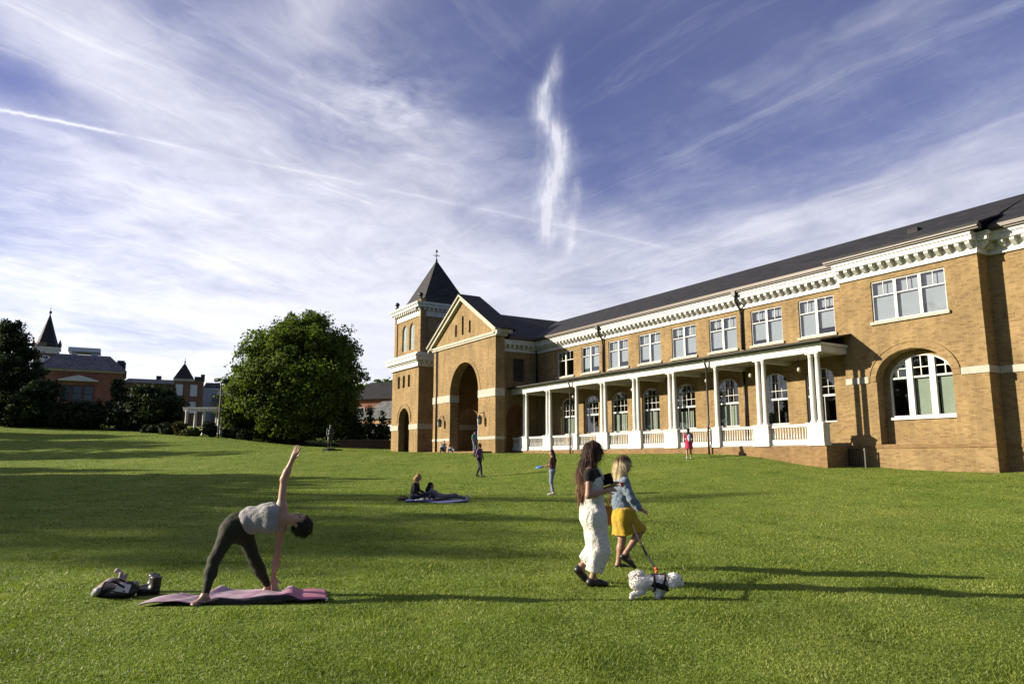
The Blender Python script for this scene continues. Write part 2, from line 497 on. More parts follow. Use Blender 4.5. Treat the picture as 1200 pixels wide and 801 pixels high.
# ---- openings of the wing wall
UPX = [-23.35, -20.3, -17.2, -14.06, -11.0, -7.9, -4.82, -1.74]
LOX = [-23.1, -20.28, -17.2, -14.12, -11.06, -7.8, -4.55, -1.8]
UW, UZ0, UZ1 = 2.05, 7.65, 9.56
LW, LZ0, LZS, LRI = 1.64, 3.3, 5.52, .48
holes = [rect(x-UW/2, x+UW/2, UZ0, UZ1) for x in UPX] + [arch_poly(x-LW/2, x+LW/2, LZ0, LZS, LRI) for x in LOX]
mb = MB(); mb.prism(rect(-27.4, 0.02, .5, 10.3), XZ, 0, .35, holes); part(mb, 'wing_wall', M_BRICK)
# flat arches / sills in brick over the lower windows: thin proud rings
for x in LOX:
    mb = MB()
    o = arch_poly(x-LW/2-.24, x+LW/2+.24, LZS, LZS, LRI+.24)[1:]
    i = arch_poly(x-LW/2, x+LW/2, LZS, LZS, LRI)[1:]
    ring = o + i[::-1]
    mb.prism(ring, XZ, -.018, .05)
    part(mb, 'window_arch', M_BRICK_RED)

# ---- windows
def frame_bars(mb, x0, x1, z0, z1, t, y0, y1):
    mb.box(x0, x1, y0, y1, z0, z0+t); mb.box(x0, x1, y0, y1, z1-t, z1)
    mb.box(x0, x0+t, y0, y1, z0+t, z1-t); mb.box(x1-t, x1, y0, y1, z0+t, z1-t)
def upper_window(W, H, lights, blind=True, name='window'):
    t = .055; mull = .13
    f = MB(); frame_bars(f, -W/2, W/2, 0, H, t, .06, .16)
    lw = (W-2*t-(lights-1)*mull)/lights
    zr = H*.64
    panes = MB(); bl = MB()
    for i in range(lights):
        a = -W/2+t+i*(lw+mull)
        if i: f.box(a-mull, a, .05, .16, t, H-t)
        f.box(a, a+lw, .075, .14, zr-.022, zr+.022)
        f.box(a+lw/2-.012, a+lw/2+.012, .085, .13, zr+.03, H-t)
        panes.box(a+.001, a+lw-.001, .105, .11, t+.001, H-t-.001)
        if blind:
            bl.box(a-.02, a+lw+.02, .2, .21, t-.02, zr+.05)
            bl.box(a-.02, a+lw+.02, .27, .28, zr+.03, H-t)
    return f, panes, bl
def put_window(me_f, me_p, me_b, x, y, z, sill=None, label=None):
    w = link('window', me_f, BLD, (x, y, z))
    link('pane', me_p, w)
    if me_b: link('blind', me_b, w)
    if sill: link('sill', sill, w)
    if label: w['label'] = label
    return w
f, p, b = upper_window(UW, UZ1-UZ0, 2)
mf, mp, mbl = f.mesh('upper_window', M_WHITE), p.mesh('upper_pane', M_GLASS), b.mesh('upper_blind', M_BLIND)
s = MB(); s.box(-UW/2-.1, UW/2+.1, -.09, .1, -.13, -.002); ms = s.mesh('upper_sill', M_STONE)
def blind_variant(base_mb, k):
    g = np.random.default_rng(k); m = MB(); lw = (UW-.14-.15)/2
    for i in range(2):
        a = -UW/2+.07+i*(lw+.15); zl = .05+.0 if g.random() < .55 else .15+.35*g.random()
        m.box(a-.02, a+lw+.02, .2+.01*i, .21+.01*i, zl, (UZ1-UZ0)*.64+.05)
        if g.random() < .75: m.box(a-.02, a+lw+.02, .27, .28, (UZ1-UZ0)*.64+.03, UZ1-UZ0-.07)
        else: m.box(a-.02, a+lw+.02, .27, .28, (UZ1-UZ0)*.64+.2, UZ1-UZ0-.07)
    return m.mesh('upper_blind', M_BLIND)
for i, x in enumerate(UPX):
    put_window(mf, mp, None if i == 0 else blind_variant(None, 200+i), x, 0, UZ0, ms, 'dark two-light window without blinds' if i == 0 else None)

def arched_window(W, H, HS, rise, rail, blind):
    f = MB(); t = .06
    o = arch_poly(-W/2, W/2, 0, HS, rise); i = arch_poly(-W/2+t, W/2-t, t, HS, rise-t)
    f.prism(o, XZ, .1, .2, [i])
    f.box(-W/2+t, W/2-t, .11, .18, rail-.05, rail+.05)
    for k in (1, 2, 3):
        x = -W/2+t+(W-2*t)*k/4
        top = HS+(rise-t)*math.sqrt(max(0, 1-(x/(W/2-t))**2))
        f.box(x-.010, x+.010, .125, .165, rail+.05, top+.01)
    for k in (1, 2):
        z = rail+(HS-rail)*k/2.05
        f.box(-W/2+t, W/2-t, .127, .163, z-.014, z+.014)
    f.box(.12, .145, .125, .165, t, rail-.05)
    pn = MB(); pn.prism(arch_poly(-W/2+.03, W/2-.03, .03, HS, rise-.03), XZ, .144, .148)
    bl = None
    if blind:
        bl = MB(); bl.box(-W/2+.1, W*.2, .3, .31, .02, rail+.02); bl.box(W*.27, W/2-.18, .31, .32, .02, rail+.02)
    return f, pn, bl
f, p, b = arched_window(LW, LZS+LRI-LZ0, LZS-LZ0, LRI, 1.32, True)
af, ap, ab = f.mesh('arched_window', M_WHITE), p.mesh('arched_pane', M_GLASS), b.mesh('arched_blind', M_BLINDG)
def low_blind(k):
    g = np.random.default_rng(k); W = LW; b = MB(); e = .15+.12*g.random(); h0 = .02; top = 1.34 if g.random() < .7 else .95+.3*g.random()
    b.box(-W/2+.08, W*e, .3, .31, h0, top); b.box(W*(e+.10), W/2-.12, .32, .33, h0, top-.02)
    return b.mesh('arched_blind', M_BLINDG)
for i, x in enumerate(LOX):
    put_window(af, ap, low_blind(300+i) if i not in (1, 6, 7) else None, x, 0, LZ0, None, None if i not in (1, 6, 7) else 'arched window with dark glass')

# ---- projecting bay
BY = -.51
tri = rect(1.57, 4.93, 7.72, 9.6)
AX0, AX1, AZ0, AZS, ARI = 1.5, 4.86, 2.15, 4.98, 1.33
mb = MB(); mb.prism(rect(0, 6.28, .4, 10.3), XZ, BY, .34, [tri, arch_poly(AX0, AX1, AZ0, AZS, ARI, 24)]); part(mb, 'bay_wall', M_BRICK)
mb = MB()
WX0, WX1 = 1.78, 4.68
mb.prism(rect(1.2, 5.2, 1.9, 6.6), XZ, .05, .32, [arch_poly(WX0, WX1, 3.35, 4.98, 1.12, 24)])
part(mb, 'recess_wall', M_BRICK)
for g0, g1, pr in ((.02, .30, .03), (.30, .36, .06)):
    mb = MB()
    o = arch_poly(AX0-g1, AX1+g1, AZS, AZS, ARI+g1, 28)[1:]; i = arch_poly(AX0-g0, AX1+g0, AZS, AZS, ARI+g0, 28)[1:]
    mb.prism(o+i[::-1], XZ, BY-pr, BY+.05); part(mb, 'arch_ring', M_BRICK)
mb = MB(); mb.box(.003, AX0-.37, BY-.045, BY+.05, 4.95, 5.24); mb.box(AX1+.37, 6.325, BY-.045, BY+.05, 4.95, 5.24)
mb.box(6.25, 6.325, BY+.05, .34, 4.95, 5.24); mb.box(6.325, 30, .305, .4, 4.95, 5.24)
part(mb, 'stone_band', M_STONE)
mb = MB(); mb.box(-.002, 6.3, BY-.035, BY+.04, 1.98, 2.13); mb.box(6.3, 30, .315, .4, 1.98, 2.13); part(mb, 'water_table', M_BRICK_RED)
f, p, b = upper_window(3.36, 1.88, 3)
w = put_window(f.mesh('bay_window', M_WHITE), p.mesh('bay_pane', M_GLASS), b.mesh('bay_blind', M_BLIND), 3.25, BY, 7.72, None, 'wide three-light window with white blinds')
s = MB(); s.box(-1.78, 1.78, -.1, .1, -.14, -.002); s.build('sill', M_STONE, w)
# arched three-light window in the recess
def big_arch():
    f = MB(); W = WX1-WX0; HS = 4.98-3.35; R = 1.12; t = .07
    f.prism(arch_poly(-W/2, W/2, 0, HS, R, 24), XZ, .03, .14, [arch_poly(-W/2+t, W/2-t, t, HS, R-t, 24)])
    for x in (-W/6-.02, W/6+.02):
        top = HS+(R-t)*math.sqrt(1-(x/(W/2-t))**2)
        f.box(x-.13, x+.13, 0., .14, t, top+.03)
    f.box(-W/2+t, W/2-t, .05, .12, 1.72, 1.80)
    for x in (-W/3-.08, 0, W/3+.08):
        top = HS+(R-t)*math.sqrt(max(0, 1-(x/(W/2-t))**2))
        f.box(x-.02, x+.02, .06, .11, 1.80, top+.01)
    f.box(-W/2+t, W/2-t, .062, .108, 2.16, 2.20)
    pn = MB(); pn.prism(arch_poly(-W/2+.03, W/2-.03, .03, HS, R-.03, 24), XZ, .085, .09)
    bl = MB(); bl.box(-W/6+.12, W/6-.1, .2, .21, .02, 1.76); bl.box(W/6+.2, W/2-.1, .2, .21, .02, 1.76)
    return f, pn, bl
f, p, b = big_arch()
w = put_window(f.mesh('big_arch_window', M_WHITE), p.mesh('big_pane', M_GLASS), b.mesh('big_blind', M_BLINDG), (WX0+WX1)/2, .05, 3.35, None, 'large arched three-light window set in a brick recess')
s = MB(); s.box(-1.5, 1.5, -.1, .06, -.11, -.002); s.build('sill', M_WHITE, w)
# wall continuing past the bay
mb = MB(); mb.prism(rect(6.0, 34, .4, 10.3), XZ, .345, .7); part(mb, 'wing_wall', M_BRICK)

# ---- cornices
def cornice(a0, a1, fn, zb, k=1., brackets=True, sp=.42, bw=.17):
    """fn(a, out, z)"""
    mb = MB()
    def bx(a, b, o0, o1, z0, z1):
        v = [fn(p, q, r) for r in (z0, z1) for p, q in ((a, o0), (b, o0), (b, o1), (a, o1))]
        mb.add(v, [(0,3,2,1),(4,5,6,7),(0,1,5,4),(1,2,6,5),(2,3,7,6),(3,0,4,7)])
    bx(a0, a1, -.02, .06, zb, zb+.52*k)
    bx(a0, a1, .06, .10, zb, zb+.07*k)
    bx(a0, a1, -.02, .43, zb+.52*k, zb+.74*k)
    bx(a0, a1, -.02, .49, zb+.74*k, zb+.88*k)
    if brackets:
        n = max(1, int((a1-a0)/sp))
        for i in range(n):
            a = a0+(i+.5)*(a1-a0)/n
            z1 = zb+.52*k-.003; z0 = zb+.2*k
            v = [fn(p, q, r) for p in (a-bw/2, a+bw/2) for q, r in ((.06, z0), (.14, z0+.02), (.37, z1-.12*k), (.37, z1), (.06, z1))]
            mb.add(v, [(0,1,2,3,4),(9,8,7,6,5)]+[(i_, 5+i_, 5+(i_+1) % 5, (i_+1) % 5) for i_ in range(5)])
    return mb
part(cornice(-27.2, -.06, lambda a, o, z: (a, -o, z), 9.80), 'cornice', M_WHITE)
part(cornice(-.05, 6.33, lambda a, o, z: (a, BY-o, z), 9.87), 'cornice', M_WHITE)
part(cornice(BY, .34, lambda a, o, z: (6.28+o, a, z), 9.873, bw=.17), 'cornice', M_WHITE)
part(cornice(6.34, 34, lambda a, o, z: (a, .345-o, z), 9.86), 'cornice', M_WHITE)
part(cornice(-3.38, .0, lambda a, o, z: (-27.2+o, a, z), 9.805, sp=.4), 'cornice', M_WHITE)
def gutter(a0, a1, fn):
    mb = MB()
    for o0, o1, z0, z1 in ((.3, .60, 0, .07), (.3, .68, .07, .22)):
        v = [fn(p, q, r) for r in (z0, z1) for p, q in ((a0, o0), (a1, o0), (a1, o1), (a0, o1))]
        mb.add(v, [(0,3,2,1),(4,5,6,7),(0,1,5,4),(1,2,6,5),(2,3,7,6),(3,0,4,7)])
    return mb
part(gutter(-26.6, -.3, lambda a, o, z: (a, -o, 10.685+z)), 'gutter', M_GUTTER)
part(gutter(-.35, 6.7, lambda a, o, z: (a, BY-o, 10.755+z)), 'gutter', M_GUTTER)
part(gutter(6.72, 34, lambda a, o, z: (a, .345-o, 10.745+z)), 'gutter', M_GUTTER)
part(gutter(-3.0, .0, lambda a, o, z: (-27.2+o, a, 10.69+z)), 'gutter', M_GUTTER)

# ---- roofs
def slab(mb, p, t=.12):
    """quad p (4 pts counter-clockwise from above) thickened downwards"""
    lo = [(a, b, c-t) for a, b, c in p]
    mb.add(list(p)+lo, [(0,1,2,3),(7,6,5,4)]+[(i, 4+i, 4+(i+1) % 4, (i+1) % 4) for i in range(4)])
mb = MB()
slab(mb, [(-32, -.66, 10.93), (6.5, -.66, 10.93), (6.5, 4.95, 13.6), (-32, 4.95, 13.6)])
slab(mb, [(6.5, -.33, 10.99), (34, -.33, 10.99), (34, 4.95, 13.6), (6.5, 4.95, 13.6)])
slab(mb, [(-32, 4.95, 13.603), (34, 4.95, 13.603), (34, 10.6, 10.9), (-32, 10.6, 10.9)])
slab(mb, [(-.42, -1.2, 11.0), (6.78, -1.2, 11.0), (6.78, .95, 11.72), (-.42, .95, 11.72)], .1)
mb.box(2.0, 2.5, 2.2, 2.6, 12.2, 12.52)
part(mb, 'roof', M_SLATE)
mb = MB()
slab(mb, [(-32.02, -2.9, 13.8), (-26.55, -2.9, 10.92), (-26.55, 10.5, 10.92), (-32.02, 10.5, 13.8)][::1])
slab(mb, [(-37.5, -2.9, 10.92), (-32.02, -2.9, 13.803), (-32.02, 10.5, 13.803), (-37.5, 10.5, 10.92)])
part(mb, 'roof', M_SLATE)

# ---- rooms behind the glass
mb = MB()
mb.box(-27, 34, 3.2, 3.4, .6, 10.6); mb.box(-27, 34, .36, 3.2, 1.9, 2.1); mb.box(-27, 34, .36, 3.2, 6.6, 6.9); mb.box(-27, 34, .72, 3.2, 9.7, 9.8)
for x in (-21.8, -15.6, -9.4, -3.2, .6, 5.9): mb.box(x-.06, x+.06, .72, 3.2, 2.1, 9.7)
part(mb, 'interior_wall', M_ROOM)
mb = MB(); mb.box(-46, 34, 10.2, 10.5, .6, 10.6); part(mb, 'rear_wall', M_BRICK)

# ---- porch
PY = -2.46
mb = MB(); mb.box(-27.18, .08, PY, -.002, .5, 2.115); part(mb, 'porch_base', M_BRICK_RED)
mb = MB(); mb.box(-27.18, .02, PY+.03, -.003, 2.115, 2.16); part(mb, 'porch_floor', M_CONC)
PED = [(-25.4, 1.0, 1), (-22.3, .95, 1), (-19.0, .6, 0), (-16.05, 1.1, 1), (-12.9, 1.08, 1), (-9.8, 1.05, 1), (-6.5, .6, 0), (-3.5, .92, 1), (-.42, .86, 1)]
colp = MB()
colp.lathe([(.165, 0), (.165, .06), (.15, .10), (.128, .14), (.125, 1.2), (.118, 2.4), (.104, 3.05), (.118, 3.07), (.118, 3.10), (.106, 3.12), (.145, 3.18), (.15, 3.2)], n=18)
colp.box(-.17, .17, -.17, .17, 3.19, 3.26)
col_me = colp.mesh('column', M_WHITE)
for x, w, dbl in PED:
    mb = MB(); mb.box(x-w/2, x+w/2, PY-.04, PY+.44, 2.118, 3.08); mb.box(x-w/2-.04, x+w/2+.04, PY-.08, PY+.48, 3.08, 3.17)
    mb.box(x-w/2-.03, x+w/2+.03, PY-.07, PY+.47, 2.118, 2.27)
    part(mb, 'pedestal', M_WHITE)
    for dx in ((-.18, .18) if dbl else (.04,)):
        link('column', col_me, BLD, (x+dx, PY+.2, 3.165))
xs = [(-27.15, PED[0][0]-PED[0][1]/2)] + [(PED[i][0]+PED[i][1]/2, PED[i+1][0]-PED[i+1][1]/2) for i in range(len(PED)-1)]
for a, b in xs:
    mb = MB(); y0, y1 = PY+.12, PY+.26
    mb.box(a+.002, b-.002, y0, y1, 2.17, 2.42); mb.box(a+.002, b-.002, y0-.03, y1+.03, 3.0, 3.13)
    n = max(2, int((b-a)/.155))
    for i in range(n):
        x = a+(i+.5)*(b-a)/n
        mb.lathe([(.028, 0), (.04, .05), (.045, .16), (.03, .30), (.024, .42), (.034, .52), (.03, .575)], (x, (y0+y1)/2, 2.423), 8)
    part(mb, 'balustrade', M_WHITE)
mb = MB()
mb.box(-27.18, .14, PY+.0, PY+.36, 6.42, 6.72); mb.box(-27.18, .22, PY-.10, PY+.4, 6.72, 6.84)
mb.box(-.22, .142, PY+.36, BY-.003, 6.423, 6.723); mb.box(-.22, .223, PY+.4, BY-.003, 6.723, 6.843)
for x, w, d in PED[:-1]: mb.box(x-.16, x+.16, PY+.36, -.02, 6.30, 6.5)
part(mb, 'entablature', M_WHITE)
mb = MB(); mb.box(-27.17, -.22, PY+.36, -.004, 6.5, 6.56); part(mb, 'porch_ceiling', M_CEIL)
mb = MB()
slab(mb, [(-27.19, -2.86, 6.93), (.42, -2.86, 6.93), (.42, -.003, 7.47), (-27.19, -.003, 7.47)], .09)
part(mb, 'porch_roof', M_PORCHROOF)
def pendant(x, y, z):
    st = MB(); st.tube([(x, y, 6.5), (x, y, z+.16)], .012, 6); st.lathe([(.04, 0), (.06, .02), (.03, .06)], (x, y, z+.13), 10)
    o = part(st, 'pendant_lamp', M_DARKMETAL)
    g = MB(); g.lathe([(.03, -.11), (.08, -.085), (.105, -.02), (.095, .06), (.05, .13), (.03, .155)], (x, y, z), 14); g.build('globe', M_GLOBE, o)
for x in (-2.0, -5.0, -8.1, -14.4, -20.7): pendant(x, -1.25, 5.85)

# ---- downspouts
def spout(pts, r=.055, hop=None):
    mb = MB(); mb.tube(pts, r, 8)
    if hop: mb.box(hop[0]-.13, hop[0]+.13, hop[1]-.13, hop[1]+.13, hop[2]-.3, hop[2])
    part(mb, 'downspout', M_DARKMETAL)
for x in (-18.72, -6.42):
    spout([(x, -.55, 10.7), (x, -.5, 10.2), (x, -.12, 9.75), (x, -.1, 9.4), (x, -.1, 7.5)], .07, (x, -.55, 10.78))
spout([(-6.42, -.1, 6.45), (-6.42, -.1, 2.16)], .06)
spout([(-18.72, -.1, 6.45), (-18.72, -.1, 2.16)], .06)
for x in (-19.3, -6.84):
    spout([(x, PY-.24, 6.86), (x, PY-.2, 6.6), (x, PY-.1, 6.35), (x, PY-.1, 3.4), (x, PY-.16, 3.2), (x, PY-.16, 1.3)], .055)
spout([(-.1, -.45, 10.7), (-.1, -.4, 10.2), (-.09, -.09, 9.7), (-.09, -.09, 7.5)], .05, (-.1, -.5, 10.78))
spout([(-.09, -.09, 6.3), (-.09, -.09, 2.16)], .05)
spout([(-27.0, -.3, 10.7), (-27.05, -.2, 10.0), (-27.08, -.12, 9.7), (-27.08, -.12, 7.5)], .06)

# barred gate in the shade at the end of the porch
mb = MB()
for x in (.2, 1.0): mb.box(x-.03, x+.03, -1.05, -.99, 1.0, 2.0)
mb.box(.2, 1.0, -1.04, -1.0, 1.9, 1.95); mb.box(.2, 1.0, -1.04, -1.0, 1.2, 1.25)
for i in range(7): mb.box(.3+i*.1-.012, .3+i*.1+.012, -1.035, -1.005, 1.25, 1.9)
g = thing('iron_gate', 'low dark barred gate in the shadow beside the right end of the porch', 'gate', (0, 0, 0))
g.matrix_world = Matrix.Translation((P0[0], P0[1], 0)) @ Matrix.Rotation(BA-PI/2, 4, 'Z')
mb.build('gate_bars', M_DARKMETAL, g)

# ---- gable pavilion
GY = -4.2
GX0, GX1, GC = -37.45, -26.6, -32.03
apz = 14.85
outl = [(GX0, .9), (GX1, .9), (GX1, 11.35), (GC, apz), (GX0, 11.35)]
garch = arch_poly(-34.17, -29.27, 1.0, 6.85, 2.5, 26)
slits = [arch_poly(x-w/2, x+w/2, z0, z1-.15, .15, 6) for x, w, z0, z1 in ((-33.25, .34, 11.7, 12.75), (-32.03, .36, 11.7, 13.3), (-30.8, .34, 11.7, 12.75))]
mb = MB(); mb.prism(outl, XZ, GY, GY+.8, [garch]+slits); part(mb, 'gable_wall', M_BRICK)
mb = MB(); mb.box(-33.6, -30.4, GY+.25, GY+.3, 11.6, 13.4); part(mb, 'slit_backing', M_SLITDARK)
mb = MB()
o = arch_poly(-34.17-.32, -29.27+.32, 6.85, 6.85, 2.5+.32, 26)[1:]; i = arch_poly(-34.17-.01, -29.27+.01, 6.85, 6.85, 2.51, 26)[1:]
mb.prism(o+i[::-1], XZ, GY-.03, GY+.05); part(mb, 'arch_ring', M_BRICK)
# stone bands
def band(*bxs):
    m = MB()
    for b in bxs: m.box(*b)
    part(m, 'stone_band', M_STONE)
for x0, x1 in ((GX0-.04, -34.17), (-29.27, GX1+.04)):
    hi = [(x0, x1, GY-.05, GY+.02, 6.25, 6.84)]; lo_b = [(x0, x1, GY-.03, GY+.02, 3.0, 3.22)]
    if x1 > -27: hi.append((GX1-.02, GX1+.042, GY+.02, GY+.8, 6.253, 6.843)); lo_b.append((GX1-.02, GX1+.03, GY+.02, GY+.8, 3.003, 3.223))
    band(*hi); band(*lo_b)
band((-34.2, -34.12, GY+.021, GY+.82, 6.25, 6.84)); band((-29.32, -29.24, GY+.021, GY+.82, 6.25, 6.84))
# pediment trim
mb = MB()
mb.box(GX0-.1, GX1+.1, GY-.22, GY+.01, 11.0, 11.18); mb.box(GX0-.1, GX1+.1, GY-.14, GY+.01, 10.86, 11.0)
def rake(mb, off0, off1, y0, y1):
    ax = GC
    for sgn, xe in ((-1, GX0-.7), (1, GX1+.7)):
        sl = (15.1-11.35)/(xe-ax)
        q = [(xe, 11.35-off0), (ax, 15.1-off0), (ax, 15.1-off1), (xe, 11.35-off1)]
        if sgn > 0: q = q[::-1]
        mb.prism(q, XZ, y0, y1)
rake(mb, .0, .18, GY-.46, GY+.02); rake(mb, .18, .5, GY-.3, GY+.022)
mb.box(GX1-.05, GX1+.55, GY-.3, GY+1.2, 11.08, 11.33); mb.box(GX1-.05, GX1+.3, GY-.15, GY+.9, 10.84, 11.08)
mb.box(GX0-.55, GX0+.05, GY-.3, GY+1.2, 11.08, 11.33)
part(mb, 'pediment_trim', M_CREAM)
mb = MB()
for sgn, xe in ((-1, GX0-.75), (1, GX1+.75)):
    q = [(xe, 11.37, ), (GC, 15.13)]
    pts = [(xe, GY-.5, 11.36), (xe, -2.6, 11.36), (GC, -2.6, 15.14), (GC, GY-.5, 15.14)]
    if sgn > 0: pts = [pts[0], pts[3], pts[2], pts[1]][::-1]
    slab(mb, pts if sgn < 0 else pts, .03)
mb.prism([(GX0-.5, 11.3), (GX1+.5, 11.3), (GC, 15.0)], XZ, -2.75, -2.65)
part(mb, 'roof', M_SLATE)
# pilaster strip and pipe on the front
spout([(-36.7, GY-.1, 10.9), (-36.66, GY-.09, 2.1)], .07)
# connecting block : side walls, ceiling, rear
mb = MB()
mb.prism(rect(-3.4, .34, .8, 10.3), YZ, -27.55, -27.2, [arch_poly(-2.85, -.75, 2.12, 4.7, 1.05), rect(-2.25, -1.2, 7.5, 9.3)])
part(mb, 'side_wall', M_BRICK)
mb = MB(); mb.box(-27.5, -27.4, -2.3, -1.15, 7.45, 9.35); part(mb, 'recess_backing', M_ROOM)
mb = MB()
mb.prism(rect(-3.4, 10.2, .8, 10.3), YZ, -37.1, -36.75, [arch_poly(-2.0, .2, 2.12, 4.9, 1.1)])
mb.box(-27.55, -27.2, .345, 10.2, .8, 10.3)
part(mb, 'side_wall', M_BRICK)
mb = MB(); mb.box(-36.8, -27.5, 5.2, 5.5, .8, 10.3)
part(mb, 'loggia_wall', M_BRICK_RED)
mb = MB(); mb.box(-36.75, -27.55, -3.4, 5.2, 9.7, 9.9); part(mb, 'loggia_ceiling', M_ROOM)
d = MB(); d.box(-33.4, -30.7, 5.1, 5.19, 2.1, 4.9)
do = part(d, 'entrance_door', simple('dark_wood', (.05, .028, .016), .5, .3, 3.))
for x in (-32.75, -31.35):
    h = MB(); h.box(x-.4, x+.4, 5.08, 5.1, 3.2, 4.6); h.build('door_pane', M_PALEGLASS, do)
# wall lanterns
for x, z in ((-35.35, 4.55), (-28.35, 4.5)):
    l = MB(); l.tube([(x, GY, z+.5), (x, GY-.25, z+.55), (x, GY-.38, z+.45)], .02, 6); l.box(x-.06, x+.06, GY-.03, GY, z+.2, z+.65)
    l.lathe([(.06, -.36), (.15, -.32), (.19, .12), (.21, .14), (.12, .28), (.03, .38)], (x, GY-.38, z), 6, smooth=False)
    lo_ = part(l, 'wall_lantern', M_DARKMETAL)
    g = MB()
    for k in range(6):
        t = 2*PI*(k+.5)/6; c, s_ = math.cos(t), math.sin(t)
        g.add([(x+(.152*c-.055*s_), GY-.38+(.152*s_+.055*c), z-.28), (x+(.152*c+.055*s_), GY-.38+(.152*s_-.055*c), z-.28),
               (x+(.182*c+.07*s_), GY-.38+(.182*s_-.07*c), z+.08), (x+(.182*c-.07*s_), GY-.38+(.182*s_+.07*c), z+.08)], [(0, 1, 2, 3)])
    g.build('lantern_glass', M_GLOBE, lo_)

# ---- tower
TX0, TX1, TY0, TY1 = -46.2, -40.02, -4.5, 1.68
TCX, TCY = (TX0+TX1)/2, (TY0+TY1)/2
tarch = arch_poly(-44.42, -41.9, 1.2, 4.95, 1.3, 20)
tsl = [rect(x-.26, x+.26, 8.2, 9.35) for x in (-44.6, -43.4, -42.2)]
mb = MB(); mb.prism(rect(TX0, TX1, .8, 10.0), XZ, TY0, TY0+.6, [tarch]+tsl)
mb.box(TX0, TX0+.5, TY0+.602, TY1, .8, 10.0); mb.box(TX1-.5, TX1, TY0+.602, TY1, .8, 10.0); mb.box(TX0+.5, TX1-.5, TY1-.5, TY1, .8, 10.0)
part(mb, 'tower_wall', M_BRICK)
mb = MB(); mb.box(TX0+.5, TX1-.5, TY0+.35, TY0+.4, 8.0, 9.5); mb.box(TX0+.5, TX1-.5, TY0+3, TY0+3.1, 1.2, 7); part(mb, 'slit_backing', M_SLITDARK)
mb = MB()
for g0, g1, pr in ((.0, .3, .03), (.3, .42, .07)):
    o = arch_poly(-44.42-g1, -41.9+g1, 4.95, 4.95, 1.3+g1, 22)[1:]; i = arch_poly(-44.42-g0-.005, -41.9+g0+.005, 4.95, 4.95, 1.3+g0+.005, 22)[1:]
    mb.prism(o+i[::-1], XZ, TY0-pr, TY0+.05)
part(mb, 'arch_ring', M_BRICK)
mb = MB(); mb.box(TX0-.05, -44.42, TY0-.06, TY0+.02, 4.2, 4.68); mb.box(-41.9, TX1+.06, TY0-.06, TY0+.02, 4.2, 4.68)
mb.box(TX1-.02, TX1+.06, TY0+.02, TY1, 4.203, 4.683); part(mb, 'stone_band', M_STONE)
def ringbox(mb, o, z0, z1, x0=TX0, x1=TX1, y0=TY0, y1=TY1):
    mb.box(x0-o, x1+o, y0-o, y1+o, z0, z1)
mb = MB(); ringbox(mb, .22, 9.92, 10.38); ringbox(mb, .36, 10.38, 10.5); ringbox(mb, .55, 10.5, 10.85); ringbox(mb, .64, 10.85, 11.02); ringbox(mb, .35, 11.02, 11.22)
for i in range(13):
    y = TY0+.2+i*.49
    mb.box(TX1+.22, TX1+.5, y, y+.2, 10.2, 10.5)
part(mb, 'tower_cornice', M_WHITE)
UX0, UX1, UY0, UY1 = TX0+.18, TX1-.42, TY0+.25, TY1-.25
pw = [(-44.62, -43.42), (-42.9, -41.74)]
mb = MB(); mb.prism(rect(UX0, UX1, 11.1, 15.9), XZ, UY0, UY0+.4, [arch_poly(a, b, 11.75, 13.75, .58) for a, b in pw])
mb.box(UX0, UX0+.4, UY0+.402, UY1, 11.1, 15.9); mb.box(UX0+.4, UX1-.4, UY1-.4, UY1, 11.1, 15.9)
mb.prism(rect(UY0+.402, UY1, 11.1, 15.9), YZ, UX1-.4, UX1, [arch_poly(-2.6, -1.4, 11.75, 13.75, .58), arch_poly(-.9, .3, 11.75, 13.75, .58)])
for x in (UX0, UX1):
    for y in (UY0, UY1): mb.box(x-.28, x+.28, y-.1 if y == UY0 else y-.46, y+.46 if y == UY0 else y+.1, 11.15, 16.35)
part(mb, 'tower_wall', M_BRICK)
def tower_window(w=1.2):
    f = MB(); f.prism(arch_poly(-w/2, w/2, 0, 2., .58), XZ, .12, .2, [arch_poly(-w/2+.08, w/2-.08, .08, 2., .5)])
    f.box(-.03, .03, .13, .19, .08, 2.5); f.box(-w/2+.08, w/2-.08, .132, .188, 1.0, 1.06)
    p = MB(); p.prism(arch_poly(-w/2+.03, w/2-.03, .03, 2., .55), XZ, .155, .165)
    return f.mesh('tower_window', M_CREAM), p.mesh('tower_pane', M_PALEGLASS)
twf, twp = tower_window()
for a, b in pw:
    w = link('tower_window', twf, BLD, ((a+b)/2, UY0, 11.75)); link('pane', twp, w)
for y in (-2.0, -.3):
    w = link('tower_window', twf, BLD, (UX1, y, 11.75), (0, 0, PI/2)); link('pane', twp, w)
mb = MB()
def ring2(o, z0, z1): ringbox(mb, o, z0, z1, UX0, UX1, UY0, UY1)
ring2(.1, 14.75, 15.32); ring2(.2, 15.32, 15.42); ring2(.5, 15.52, 15.8); ring2(.62, 15.8, 16.0); ring2(.16, 15.42, 15.52)
for i in range(12):
    x = UX0+.2+i*.45; mb.box(x, x+.17, UY0-.42, UY0-.16, 15.27, 15.52)
    y = UY0+.2+i*.45; mb.box(UX1+.16, UX1+.42, y, y+.17, 15.27, 15.52)
part(mb, 'tower_cornice', M_WHITE)
h = 2.38
mb = MB()
v = [(TCX-h-.35, TCY-h-.35, 16.0), (TCX+h+.35, TCY-h-.35, 16.0), (TCX+h+.35, TCY+h+.35, 16.0), (TCX-h-.35, TCY+h+.35, 16.0),
     (TCX-h+.2, TCY-h+.2, 16.75), (TCX+h-.2, TCY-h+.2, 16.75), (TCX+h-.2, TCY+h-.2, 16.75), (TCX-h+.2, TCY+h-.2, 16.75), (TCX, TCY, 21.1)]
